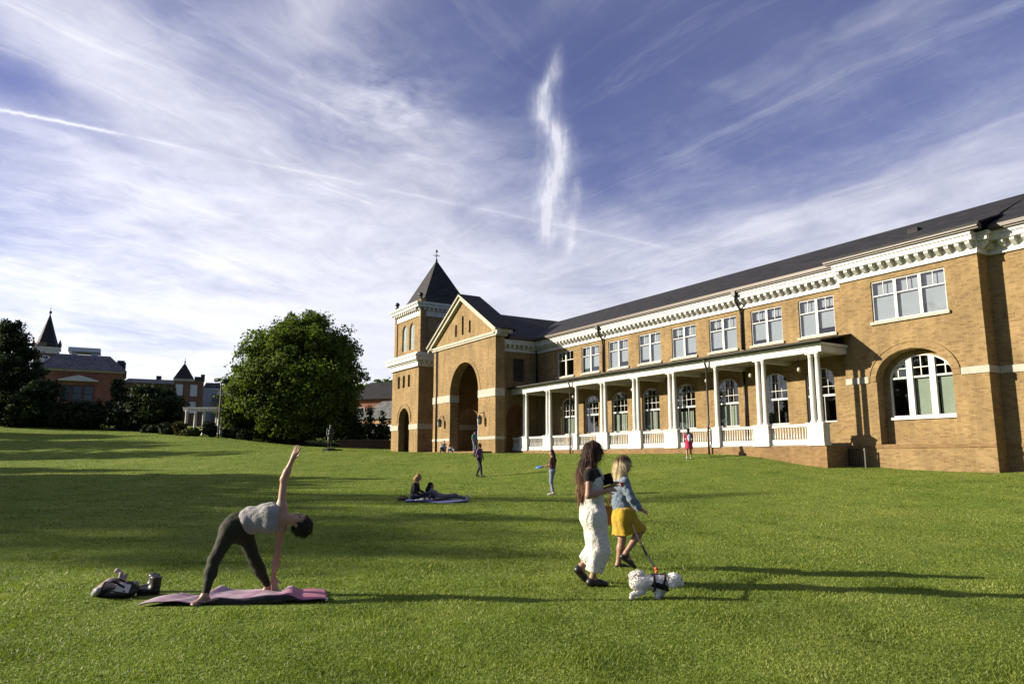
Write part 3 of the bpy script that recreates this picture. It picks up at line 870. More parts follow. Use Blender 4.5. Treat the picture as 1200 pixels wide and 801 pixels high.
mb.add(v, [(3,2,1,0),(0,1,5,4),(1,2,6,5),(2,3,7,6),(3,0,4,7),(4,5,8),(5,6,8),(6,7,8),(7,4,8)])
part(mb, 'tower_roof', M_SLATE)
mb = MB(); mb.lathe([(.1, 20.95), (.12, 21.1), (.05, 21.2), (.03, 21.9), (.12, 21.98), (.12, 22.08), (.02, 22.2)], (TCX, TCY, 0), 8)
mb.box(TCX-.38, TCX+.38, TCY-.015, TCY+.02, 21.55, 21.6); mb.box(TCX-.02, TCX+.02, TCY-.38, TCY+.38, 21.553, 21.603)
part(mb, 'finial', M_DARKMETAL)
for x in (UX0, UX1):
    for y in (UY0, UY1):
        mb = MB(); mb.lathe([(.2, 0), (.22, .06), (.12, .12), (.09, .18), (.2, .30), (.24, .42), (.17, .56), (.04, .64)], (x, y, 16.35), 12)
        part(mb, 'ball_finial', M_DARKMETAL)

# ---- steps along the entrance
mb = MB(); mb.box(-47.2, -27.2, -5.1, -4.0, .8, 2.1); mb.box(-47.6, -27.6, -5.5, -5.1, .8, 1.95); part(mb, 'entrance_steps', M_BRICK_RED)
mb = MB(); mb.box(-46.8, -27.5, -4.0, 5.2, 1.5, 2.1); part(mb, 'loggia_floor', M_CONC)
# ------------------------------------------------------------------ trees and shrubs
def leaf_quads(C, size, g, up=.3, aspect=1.5, ctr=None, bias=1.3):
    n = len(C)
    nrm = g.normal(size=(n, 3)); nrm[:, 2] += up
    if ctr is not None:
        o = C-ctr; nrm += bias*o/np.maximum(np.linalg.norm(o, axis=1), 1e-6)[:, None]
    nrm /= np.linalg.norm(nrm, axis=1)[:, None]
    t = g.normal(size=(n, 3)); t -= nrm*(t*nrm).sum(1)[:, None]; t /= np.linalg.norm(t, axis=1)[:, None]
    b = np.cross(nrm, t)
    s = size*(.6+.8*g.random(n))[:, None]
    V = np.empty((n, 4, 3), np.float32)
    V[:, 0] = C-t*s*aspect*.5; V[:, 1] = C+b*s*.5-t*s*.05; V[:, 2] = C+t*s*aspect*.5; V[:, 3] = C-b*s*.5-t*s*.05
    return V.reshape(-1, 3), np.arange(n*4).reshape(-1, 4)

def clump_crown(ells, nclump, per, rad_c, size, g, shell=.55, flat=.75):
    """ells: (cx,cy,cz,rx,ry,rz). Leaf clumps scattered through the crown volume, denser near its skin"""
    vol = np.array([e[3]*e[4]*e[5] for e in ells])**(2/3); vol /= vol.sum()
    cents = []
    for e, f in zip(ells, vol):
        k = max(3, int(nclump*f))
        d = g.normal(size=(k, 3)); d /= np.linalg.norm(d, axis=1)[:, None]
        r = (shell+(1-shell)*g.random(k))
        inner = g.random(k) < .22
        r[inner] *= g.random(inner.sum())
        r *= 1+.10*g.normal(size=k)
        cents.append(np.array(e[:3])+d*r[:, None]*np.array(e[3:]))
    cents = np.concatenate(cents)
    k = len(cents)
    rc = rad_c*(.55+.9*g.random(k))
    off = g.normal(size=(k, per, 3))
    off /= np.maximum(np.linalg.norm(off, axis=2, keepdims=True), 1e-6)
    off *= (g.random((k, per, 1))**.45)
    off[..., 2] *= flat
    P = cents[:, None]+off*rc[:, None, None]
    return cents, P.reshape(-1, 3)

M_BARK = simple('bark', (.075, .055, .04), .95, .3, 4., bump=.5)
FOL = {
 'oak':   foliage('broadleaf_green', (0.0538, 0.0863, 0.0180), (0.1346, 0.1778, 0.0332), .4),
 'dark':  foliage('dark_evergreen', (0.0156, 0.0267, 0.0125), (0.0444, 0.0621, 0.0228), .2),
 'hedge': foliage('dark_hedge', (0.0111, 0.0177, 0.0083), (0.0288, 0.0399, 0.0146), .15),
 'olive': foliage('olive_shrub', (0.0388, 0.0500, 0.0165), (0.0943, 0.1055, 0.0363), .25),
 'brown': foliage('bronze_shrub', (0.0500, 0.0444, 0.0186), (0.1055, 0.0888, 0.0363), .25),
}
def tree(name, label, cat, base, ells, kind, nclump, per, rc, size, seed, trunk=.3, trunks=1, group=None, floor=None):
    g = np.random.default_rng(seed)
    x, y = base; z0 = gz(x, y)
    t = thing(name, label, cat, (x, y, z0), 0, group)
    cents, P = clump_crown(ells, nclump, per, rc, size, g)
    if floor is not None: P = P[P[:, 2] > floor]
    v, f = leaf_quads(P, size, g, .3, 1.5, np.array([0, 0, np.mean([e[2] for e in ells])*.8]))
    link('crown', mesh_np('crown', v, f, [FOL[kind]]), t)
    top = max(e[2]+e[5]*.5 for e in ells)
    for i in range(trunks):
        mb = MB()
        ox, oy = (0, 0) if trunks == 1 else (float(g.normal()*1.2), float(g.normal()*.8))
        pts = [(ox, oy, -.3), (ox+.05, oy, top*.12), (ox*.8+.1, oy*.8, top*.4), (ox*.5, oy*.5+.1, top*.75), (0, 0, top)]
        mb.tube(pts, [trunk*1.35, trunk, trunk*.75, trunk*.4, trunk*.1], 9)
        for c in cents[g.choice(len(cents), min(14, len(cents)), replace=False)]:
            h = min(c[2]*.62, top*.7)
            s = Vector((ox*.7, oy*.7, max(.3, h)))
            mb.tube([s, s.lerp(Vector(c), .5)+Vector((0, 0, .15*top*.3)), Vector(c)], [trunk*.38, trunk*.22, trunk*.06], 6)
        mb.build('trunk', M_BARK, t)
    return t
def shrub(label, x, y, rx, ry, h, kind, seed, n=90, group=None, name='shrub', size=.16, per=42, rc=None):
    ells = [(0, 0, h*.5, rx, ry, h*.52)]
    return tree(name, label, 'shrub', (x, y), ells, kind, n, per, rc or min(rx, h)*.33, size, seed, .05, 1, group)

# the big round tree in the middle distance
K = 1.31
def sc(*e): return tuple(k*K for k in e)
tree('leafy_tree', 'large round green leafy tree with crown reaching almost to the lawn', 'tree', (-24.3, 82.5),
     [sc(-.3, 0, 6.4, 4.9, 4.4, 5.0), sc(1.6, 0, 5.4, 4.0, 4.2, 4.7), sc(-3.0, -.5, 4.6, 3.0, 3.2, 3.6), sc(.4, 0, 9.2, 2.6, 2.6, 2.2), sc(2.7, .2, 3.6, 2.7, 3.2, 2.7), sc(-4.5, -.2, 3.0, 1.7, 2.2, 2.1), sc(0, -.6, 2.1, 4.6, 3.4, 1.7), sc(1.8, 0, 7.7, 3.2, 3.2, 2.7), sc(-1.9, 0, 7.6, 2.6, 2.6, 2.4)],
     'oak', 1750, 88, 1.05, .21, 11, .42, 3, None, .55)
for i, (x, y, r, h, k) in enumerate([(-30.2, 79.5, .95, 1.3, 'hedge'), (-28.6, 78.6, .8, 1.0, 'hedge'), (-31.6, 81.5, .8, .9, 'hedge')]):
    shrub(['dark low shrub tucked under the left edge of the big tree', 'small dark shrub in front of the big tree trunks', 'dark shrub between the lamp pole and the big tree'][i], x, y, r, r, h, k, 40+i, 60)
for i, (x, y, r, h) in enumerate([(-25.2, 86, 3.4, 3.1), (-19.2, 86, 3.1, 3.4), (-29.5, 87, 2.9, 2.9)]):
    shrub(['wide dark bush in the shade behind the big tree trunks', 'dark bush behind the statue in deep shade', 'dark bush behind the left side of the big tree'][i], x, y, r, 1.8, h, 'hedge', 50+i, 150)

# dark evergreens and hedge on the left
tree('evergreen_tree', 'tall dark evergreen tree at the left edge with layered boughs', 'tree', (-61.5, 88),
     [(0, 0, 2.6, 4.6, 4.2, 2.2), (0, 0, 5.2, 3.9, 3.6, 1.6), (-.3, 0, 7.6, 3.4, 3.2, 1.5), (.1, 0, 9.8, 2.5, 2.4, 1.3), (-.2, 0, 11.7, 1.5, 1.5, 1.2), (2.8, 0, 3.4, 2.6, 2.4, .8), (2.9, 0, 6.3, 1.7, 1.6, .55), (2.2, 0, 8.6, 1.6, 1.5, .5), (1.4, 0, 10.6, 1.2, 1.2, .45)], 'dark', 620, 70, .62, .2, 21, .4)
tree('evergreen_tree', 'second dark evergreen in front of the brick building, lower than the one at the edge', 'tree', (-57.6, 87),
     [(0, 0, 2., 3.2, 3, 2.2), (1.2, 0, 4.2, 2.6, 2.2, 1.1), (-.8, 0, 6., 1.6, 1.5, 1.0)], 'dark', 240, 55, .75, .25, 22, .3)
for i, (px, top, rx, lab) in enumerate([(-53.2, 3.0, 2.2, 'dark rounded bush below the brick building pediment'), (-50.0, 3.2, 2.2, 'dark rounded bush left of the slim cypress'),
        (-45.6, 3.7, 2.4, 'dark rounded bush right of the slim cypress'), (-58.6, 2.6, 2.6, 'low dark bush at the foot of the tall evergreen'), (-42.9, 2.2, 1.8, 'low dark bush at the foot of the glossy tree')]):
    shrub(lab, px, 87-.3*i, rx, 1.8, top, 'hedge', 60+i, 170, 'dark bushes along the top of the lawn', 'bush', .22)
tree('cypress', 'slim dark cypress rising above the bushes before the brick building', 'tree', (-47.7, 88.5), [(0, 0, 2.4, 1.2, 1.2, 2.3), (0, 0, 4.6, 1.0, 1.0, 1.3)], 'dark', 90, 60, .5, .2, 27, .2)
tree('magnolia', 'dark glossy tree with pale leaf tips left of the turret building', 'tree', (-42.2, 86),
     [(0, 0, 3.0, 2.8, 2.4, 2.5), (-.8, 0, 4.3, 1.8, 1.8, 1.2), (1.2, 0, 2.4, 2.2, 2., 2.)], 'dark', 220, 55, .7, .24, 28, .25)
for i, (x, y, r, h, k, lab) in enumerate([(-37.8, 80.5, .95, 1.25, 'hedge', 'dark round shrub at the left end of the pergola'), (-35.6, 78.6, .62, 1.5, 'brown', 'upright bronze shrub in front of the pergola'),
      (-34.2, 78.4, .95, .75, 'olive', 'low spreading olive shrub in front of the pergola'), (-40.6, 82.5, 1.2, .8, 'hedge', 'low dark shrub at the lawn edge below the glossy tree'), (-32.6, 79.2, .9, 1.5, 'hedge', 'dark shrub among the pergola columns')]):
    shrub(lab, x, y, r, r*.9, h, k, 70+i, 80, 'shrubs around the pergola', size=.15)

# small conifers and trees by the rear building
for i, (x, y, h, r) in enumerate([(-15.4, 79.5, 4.6, 1.0), (-14.0, 80, 3.8, 1.0), (-17.0, 80, 3.3, 1.0)]):
    tree('conifer', ['pointed dark conifer between the rear building and the tower', 'short dark conifer beside the tower base', 'dark conifer right of the big tree'][i], 'tree', (x, y),
         [(0, 0, h*.3, r, r, h*.3), (0, 0, h*.6, r*.65, r*.65, h*.25), (0, 0, h*.85, r*.35, r*.35, h*.2)], 'dark', 70, 40, .35, .15, 80+i, .1)
# distant trees on the hill
for i, (x, y, r, h, z) in enumerate([(-21.5, 128, 4.5, 11., 0), (-26.5, 135, 5, 10., 0), (-17, 132, 4.2, 11.5, 0), (-48.5, 150, 5, 15., 0), (-43, 152, 5, 14, 0), (-38, 150, 5, 13.5, 0), (-57, 155, 5, 14.5, 0)]):
    tree('distant_tree', ['far tree on the rise behind the tower', 'far tree behind the big tree crown', 'far tree just left of the tower cornice', 'far tree behind the white building', 'far tree above the roofs left of the big tree', 'far tree touching the big tree crown', 'far tree behind the turret'][i],
         'tree', (x, y), [(0, 0, h*.6, r, r, h*.4), (r*.5, 0, h*.45, r*.8, r*.8, h*.35)], 'oak', 110, 40, 1.3, .5, 90+i, .3, 1, 'trees on the far rise')

# trees outside the left edge of the picture whose long shadows cross the lawn
SH = [(-37, 24.5, 9.5, 3.6), (-41, 31, 11.0, 4.2), (-36, 37.5, 10., 3.8), (-30, 17.5, 8.0, 2.8), (-50, 44, 9.0, 3.6), (-58, 58, 12., 4.0), (-62, 67, 10.5, 4.2), (-67, 75, 9.5, 3.4), (-56, 13.6, 19.5, 3.9), (-62, 18.5, 21., 4.4), (-60, 25.5, 22., 4.4), (-33, 22, 9.0, 2.8), (-64, 2.4, 21., 3.7), (-70, .8, 23., 4.0)]
for i, (x, y, h, r) in enumerate(SH):
    tree('shade_tree', 'leafy tree beside the lawn, out past the left edge', 'tree', (x, y),
         [(0, 0, h*.62, r, r, h*.36), (r*.4, .3*r, h*.5, r*.8, r*.8, h*.28), (-r*.4, -.3*r, h*.52, r*.8, r*.8, h*.28)], 'oak', 150 if i >= len(SH)-2 else (185 if h > 15 else 150), 30, .85 if h < 15 else 1.1, .40, 100+i, .28, 1, 'trees lining the left of the lawn')

# ------------------------------------------------------------------ far buildings
M_REDBRICK = brick('red_brick', (0.3596, 0.1299, 0.0699), (0.2797, 0.0949, 0.0500), (0.2997, 0.2198, 0.1698))
M_BROWNBRICK = brick('brown_brick', (0.2198, 0.1199, 0.0749), (0.1698, 0.0899, 0.0599), (0.2198, 0.1698, 0.1299))
M_PURPLESLATE = shingle('purple_slate', (0.0999, 0.0999, 0.1249), .2, .35)
M_GREYROOF = shingle('grey_shingle', (0.1299, 0.1349, 0.1299), .2, .35)
M_DARKGLASS = simple('dark_glass', (.02, .022, .026), .15, .2, 3., spec=.6)
M_WINWHITE = simple('pale_window', (0.5794, 0.5994, 0.6394), .4, .08, 2.)
M_PALEWALL = simple('pale_render', (0.5994, 0.6194, 0.6593), .8, .08, 1.)
M_BRONZE = simple('dark_bronze', (.035, .04, .036), .4, .35, 3., metal=.6)
M_WOODPOLE = simple('weathered_pole', (.14, .12, .09), .8, .2, 4.)
def bpart(root, name, mat, fn):
    mb = MB(); fn(mb); return mb.build(name, mat, root)
def hip(mb, x0, x1, y0, y1, z0, z1, rx0, rx1, ry=None, t=.0):
    ym = (y0+y1)/2
    v = [(x0, y0, z0), (x1, y0, z0), (x1, y1, z0), (x0, y1, z0), (rx0, ym, z1), (rx1, ym, z1)]
    mb.add(v, [(0, 1, 5, 4), (1, 2, 5), (2, 3, 4, 5), (3, 0, 4), (3, 2, 1, 0)])
def hipdeck(mb, x0, x1, y0, y1, z0, z1, i, j):
    v = [(x0, y0, z0), (x1, y0, z0), (x1, y1, z0), (x0, y1, z0), (x0+i, y0+j, z1), (x1-i, y0+j, z1), (x1-i, y1-j, z1), (x0+i, y1-j, z1)]
    mb.add(v, [(3,2,1,0),(0,1,5,4),(1,2,6,5),(2,3,7,6),(3,0,4,7),(4,5,6,7)])
def window_part(root, x, y, z, w, h, pane, frame=None):
    f = MB(); frame_bars(f, -w/2, w/2, 0, h, .1, -.06, .1); f.box(-w/2+.1, w/2-.1, -.05, .05, h/2-.04, h/2+.04)
    o = f.build('window', frame or M_WINWHITE, root, (x, y, z))
    p = MB(); p.box(-w/2+.1, w/2-.1, 0, .04, .1, h-.1); p.build('pane', pane, o)
    return o
# red brick hall with purple slate roof
G0 = 5.5
b = thing('brick_hall', 'red brick hall with purple slate hipped roof and white pediment', 'building', (-68.3, 115, G0), rad(28))
bpart(b, 'wall', M_REDBRICK, lambda m: m.box(-5.8, 5.8, 0, 12, -2, 9.7))
bpart(b, 'cornice', M_CREAM, lambda m: (m.box(-6.1, 6.1, -.3, 12.3, 9.7, 10.05)))
bpart(b, 'roof', M_PURPLESLATE, lambda m: hipdeck(m, -6.3, 6.3, -.6, 12.6, 10.05, 12.7, 2.6, 3.2))
bpart(b, 'roof_structure', M_WINWHITE, lambda m: (m.box(-2.4, 2.2, 4, 8, 13.4, 14.1), m.box(-1.9, -1.2, 4.5, 7, 12.7, 13.4), m.box(.9, 1.8, 4.5, 7, 12.7, 13.4)))
bpart(b, 'pediment', M_WHITE, lambda m: (m.prism([(-2.9, 8.35), (2.2, 8.35), (-.3, 9.1)], XZ, -.8, -.002), m.box(-3.1, 2.4, -.9, -.003, 8.15, 8.35)))
bpart(b, 'chimney', M_DARKMETAL, lambda m: (m.box(4.6, 6.1, 3, 5, 10.2, 11.9), m.box(4.8, 5.9, 3.2, 4.8, 11.9, 12.2)))
for x in (-2.0, -.4, 1.2): window_part(b, x, -.02, 4.9, 1.4, 2.6, M_DARKGLASS, M_DARKMETAL)
bpart(b, 'porch_roof', M_GREYROOF, lambda m: slab(m, [(-3.4, -2.2, 3.3), (3.2, -2.2, 3.3), (3.2, -.01, 4.3), (-3.4, -.01, 4.3)]))
bpart(b, 'porch_wall', M_PALEWALL, lambda m: m.box(-2.6, 2.2, -1.6, -.5, .5, 3.0))
# clock tower with spire
b = thing('clock_tower', 'brick clock tower with dark pointed spire beside the tall evergreen', 'tower', (-78.2, 121, G0), rad(30))
bpart(b, 'wall', M_BROWNBRICK, lambda m: (m.box(-1.7, 1.7, 0, 3.4, -2, 14.0)))
bpart(b, 'cornice', M_WHITE, lambda m: (m.box(-1.85, 1.85, -.15, 3.55, 13.55, 14.35), m.box(-2.05, 2.05, -.35, 3.75, 14.35, 14.6)))
bpart(b, 'spire', M_SLATE, lambda m: m.lathe([(2.15, 14.6), (1.55, 15.5), (.95, 17.4), (.1, 20.3)], (0, 1.7, 0), 8, smooth=False))
bpart(b, 'finial', M_DARKMETAL, lambda m: m.lathe([(.08, 20.2), (.08, 20.6), (.25, 20.7), (.2, 20.95), (.04, 21.1), (.03, 21.7)], (0, 1.7, 0), 8))
for sx in (-1.9, 1.9):
    bpart(b, 'pinnacle', M_DARKMETAL, lambda m: m.lathe([(.28, 14.6), (.28, 15.1), (.05, 15.9)], (sx, -.2, 0), 6, smooth=False))
ck = MB(); ck.prism([(.85*math.cos(2*PI*k/24), 12.4+.85*math.sin(2*PI*k/24)) for k in range(24)], XZ, -.12, -.01)
ck = ck.build('clock_face', M_WINWHITE, b)
hd = MB(); hd.obox((.14, -.15, 12.58), (.07, .03, .45), Matrix.Rotation(rad(40), 3, 'Y')); hd.obox((.25, -.15, 12.3), (.06, .03, .6), Matrix.Rotation(rad(112), 3, 'Y')); hd.build('clock_hands', M_DARKMETAL, ck)
# low brick range between
b = thing('brick_range', 'low brick range with grey roof between the red hall and the turret', 'building', (-58.0, 119, G0), rad(25))
bpart(b, 'wall', M_BROWNBRICK, lambda m: m.box(-5.2, 4.6, 0, 9, -2, 8.2))
bpart(b, 'roof', M_GREYROOF, lambda m: hipdeck(m, -5.4, 4.6, -.4, 9.4, 8.2, 9.1, 1., 2.5))
bpart(b, 'roof_vent', M_DARKMETAL, lambda m: m.box(-.4, .4, 3, 3.8, 9.1, 9.8))
window_part(b, -3.9, -.02, 5.6, 1.2, 1.7, M_WINWHITE); window_part(b, -.5, -.02, 5.6, 1.2, 1.7, M_WINWHITE)
bpart(b, 'entrance_canopy', M_WHITE, lambda m: m.box(-5.1, -3.6, -1.2, -.01, 4.3, 4.6))
# turret building
b = thing('turret_building', 'brown brick building with pointed turret roof and pale windows', 'building', (-51.2, 114.5, G0), rad(24))
bpart(b, 'wall', M_BROWNBRICK, lambda m: (m.box(-1.9, 2.4, 0, 6, -2, 8.35)))
bpart(b, 'cornice', M_STONE, lambda m: m.box(-2.05, .95, -.15, 2.8, 8.1, 8.5))
bpart(b, 'turret_roof', M_SLATE, lambda m: m.add([(-2.05, -.15, 8.5), (.95, -.15, 8.5), (.95, 2.85, 8.5), (-2.05, 2.85, 8.5), (-.55, 1.35, 11.2)], [(0,1,4),(1,2,4),(2,3,4),(3,0,4),(3,2,1,0)]))
bpart(b, 'finial', M_DARKMETAL, lambda m: m.lathe([(.06, 11.1), (.15, 11.4), (.04, 11.5), (.03, 12.)], (-.55, 1.35, 0), 8))
bpart(b, 'parapet', M_DARKMETAL, lambda m: (m.box(1.0, 2.5, -.1, 3, 8.35, 8.9), m.box(1.9, 2.5, -.1, .5, 8.9, 9.3)))
for x, z in ((-1.1, 5.8), (1.0, 5.8), (.9, 3.1)): window_part(b, x, -.02, z, 1.0, 1.8, M_WINWHITE)
# pale building
b = thing('pale_house', 'pale rendered house with dark mansard roof right of the turret', 'building', (-50.2, 122, G0), rad(22))
bpart(b, 'wall', M_PALEWALL, lambda m: m.box(-1.6, 1.5, 0, 6, -2, 7.4))
bpart(b, 'cornice', M_WHITE, lambda m: m.box(-1.75, 1.65, -.2, 6.2, 7.4, 7.7))
bpart(b, 'roof', M_GREYROOF, lambda m: (hipdeck(m, -1.6, 1.5, 0, 6, 7.7, 8.7, .5, .5), m.box(-.9, -.3, -.1, 1.0, 7.8, 8.5), m.box(.3, .9, -.1, 1.0, 7.8, 8.5)))
for x, z in ((.3, 5.2), (.3, 1.9)): window_part(b, x, -.02, z, .9, 1.7, M_DARKGLASS)
b = thing('brick_lodge', 'brown brick building with white eaves behind the lamp pole', 'building', (-47.2, 121, G0), rad(21))
bpart(b, 'wall', M_BROWNBRICK, lambda m: m.box(-1.6, 5, 0, 6, -2, 6.4))
bpart(b, 'eaves', M_WHITE, lambda m: m.box(-1.8, 5.2, -.3, 6.3, 6.4, 6.75))
bpart(b, 'roof', M_GREYROOF, lambda m: hipdeck(m, -1.7, 5.1, -.2, 6.2, 6.75, 7.2, 1, 1))
window_part(b, 1.4, -.02, 3.6, 1.2, 1.8, M_WINWHITE)
# grey roofed building behind the tower
b = thing('rear_building', 'low pale building with sloping grey roof seen between tree and tower', 'building', (-17.2, 98, 2.6), rad(-35))
bpart(b, 'wall', M_PALEWALL, lambda m: m.box(-5, 8, 0, 8, -2, 3.6))
bpart(b, 'eaves', simple('orange_eaves', (.35, .2, .1), .8), lambda m: m.box(-5.3, 8.3, -.3, 8.3, 3.6, 4.2))
bpart(b, 'roof', M_GREYROOF, lambda m: hipdeck(m, -5.5, 8.5, -.6, 8.6, 4.2, 7.0, 1.2, 4.55))
for x in (-3, -.5, 2, 4.5): window_part(b, x, -.02, 1.2, 1.2, 1.8, M_DARKGLASS)
b = thing('hill_house', 'dark roofed brick house on the rise far behind the tower', 'house', (-20.5, 112, 3.0), rad(-20))
bpart(b, 'wall', M_REDBRICK, lambda m: m.box(-6, 5, 0, 7, -2, 7.6))
bpart(b, 'roof', M_SLATE, lambda m: hip(m, -6.6, 5.6, -.6, 7.6, 7.6, 10.6, -3.5, 2.5))
bpart(b, 'chimney', M_WINWHITE, lambda m: m.box(3.8, 4.5, -1.5, -.8, 5., 8.6))
window_part(b, -3, -.02, 4.6, 1.2, 1.8, M_DARKGLASS); window_part(b, .5, -.02, 4.6, 1.2, 1.8, M_DARKGLASS)
b = thing('brick_garden_wall', 'low brown brick garden wall under the conifers left of the tower', 'wall', (-15.0, 77.5, gz(-15.0, 77.5)))
bpart(b, 'wall_face', brick('shaded_brick', (.085, .05, .035), (.06, .035, .026), (.08, .06, .05)), lambda m: m.box(-3.2, 3.0, -.15, .15, -.5, .85)); bpart(b, 'coping', simple('dark_coping', (.09, .075, .06), .9), lambda m: m.box(-3.25, 3.05, -.2, .2, .85, .93))  # wall brick coloured darker in place of shade

# ------------------------------------------------------------------ pergola, lamp, statue
px0, py0 = -33.9, 80.8
pz = gz(px0, py0)
b = thing('pergola', 'white garden pergola with round columns at the edge of the lawn', 'pergola', (px0, py0, pz), rad(-4))
for (x, y) in ((-1.75, -.7), (-.75, -.7), (.2, -.7), (.95, .8), (1.3, .6), (2.0, -.2)):
    m = MB(); m.lathe([(.2, 0), (.2, .1), (.15, .18), (.16, 1.), (.13, 2.5), (.19, 2.6), (.19, 2.7)], (x, y, 0), 12); m.build('column', M_WHITE, b)
m = MB(); m.box(-2.1, 2.35, -.85, -.55, 2.7, 2.95); m.box(-2.1, 2.35, .6, .9, 2.7, 2.95); m.build('beam', M_WHITE, b)
m = MB()
for i in range(10): m.box(-2.0+i*.46, -1.92+i*.46, -1.2, 1.25, 2.953, 3.08)
m.build('rafters', M_WHITE, b)
lx, ly = -30.0, 75.
b = thing('flood_light_pole', 'tall slender pole carrying two dark floodlights beside the pergola', 'lamp', (lx, ly, gz(lx, ly)))
bpart(b, 'pole', M_WOODPOLE, lambda m: m.tube([(0, 0, -.3), (0, 0, 3), (0, 0, 5.75)], [.10, .09, .07], 8))
bpart(b, 'bracket', M_DARKMETAL, lambda m: m.box(-.5, .6, -.04, .04, 5.6, 5.68))
for x, tz in ((-.45, .2), (.5, -.1)):
    bpart(b, 'floodlight', M_DARKMETAL, lambda m: (m.obox((x, -.12, 5.9+tz*.3), (.5, .3, .3), Matrix.Rotation(rad(-20), 3, 'X') @ Matrix.Rotation(rad(15 if x > 0 else -15), 3, 'Z'))))

# bronze statue on a pale plinth in front of the big tree
def statue():
    sx, sy = -15.1, 61.
    t = thing('statue', 'dark bronze standing statue on a low pale plinth before the big tree', 'statue', (sx, sy, gz(sx, sy)))
    J, f = STANCE(1.95, rad(-75), .06, ((.02, .1), (.12, .26)))
    J = {k: (v[0], v[1], v[2]+.22) for k, v in J.items()}
    ch, nk, pel, wa = sub(J, 'chest', 'neck', 'pelvis', 'waist')
    P = [cap(ch, nk, .16, .10, .06), cap(wa, ch, .155, .17, .06), cap(pel, wa, .17, .15, .06), cone(wa, pel+V3((0, 0, -.35)), .16, .22, .08), cap(J['elF'], J['wrF'], .065, .05, .03), cap(J['shF'], J['elF'], .08, .065, .04), cap(J['shN'], J['elN'], .08, .065, .04)]
    link('figure', body_mesh(J, 1.15, .013, (0, 0, 1), f, P, 'figure', M_BRONZE), t)
    m = MB(); m.box(-.5, -.02, -.4, .4, -.3, .2); m.build('plinth', M_STONE, t)
    m = MB(); m.box(-.015, .95, -.45, .45, -.3, .14); m.lathe([(.4, .14), (.38, .2), (.3, .22)], (.1, 0, 0), 14); m.build('base', M_BRONZE, t)
# ------------------------------------------------------------------ smooth figures : distance fields meshed with surface nets
def _cap(P, a, b, ra, rb):
    a = np.asarray(a, np.float32); b = np.asarray(b, np.float32)
    ab = b-a; L2 = float(ab @ ab)+1e-12
    t = np.clip(((P-a) @ ab)/L2, 0, 1)
    d = np.linalg.norm(P-a-t[..., None]*ab, axis=-1)
    return d-(ra+(rb-ra)*t)
def _cone(P, a, b, ra, rb):
    """tube with flat ends"""
    a = np.asarray(a, np.float32); b = np.asarray(b, np.float32)
    ab = b-a; L = float(np.linalg.norm(ab)); ax = ab/L
    h = (P-a) @ ax
    rr = np.linalg.norm(P-a-h[..., None]*ax, axis=-1)
    t = np.clip(h/L, 0, 1)
    return np.maximum(rr-(ra+(rb-ra)*t), np.maximum(h-L, -h))
def _ell(P, c, r, R):
    q = (P-np.asarray(c, np.float32)) @ np.asarray(R, np.float32)
    r = np.asarray(r, np.float32)
    k0 = np.linalg.norm(q/r, axis=-1); k1 = np.linalg.norm(q/(r*r), axis=-1)
    return k0*(k0-1)/np.maximum(k1, 1e-6)
def frame(up, fwd):
    """columns: side, fwd, up"""
    u = Vector(up).normalized(); f = Vector(fwd); f = (f-u*f.dot(u)).normalized(); s = f.cross(u)
    return np.array([s[:], f[:], u[:]]).T
def cap(a, b, ra, rb=None, k=.03): return ('cap', tuple(a), tuple(b), ra, ra if rb is None else rb, k)
def cone(a, b, ra, rb=None, k=.02): return ('cone', tuple(a), tuple(b), ra, ra if rb is None else rb, k)
def ell(c, r, R=None, k=.03): return ('ell', tuple(c), tuple(r), np.eye(3) if R is None else R, k)
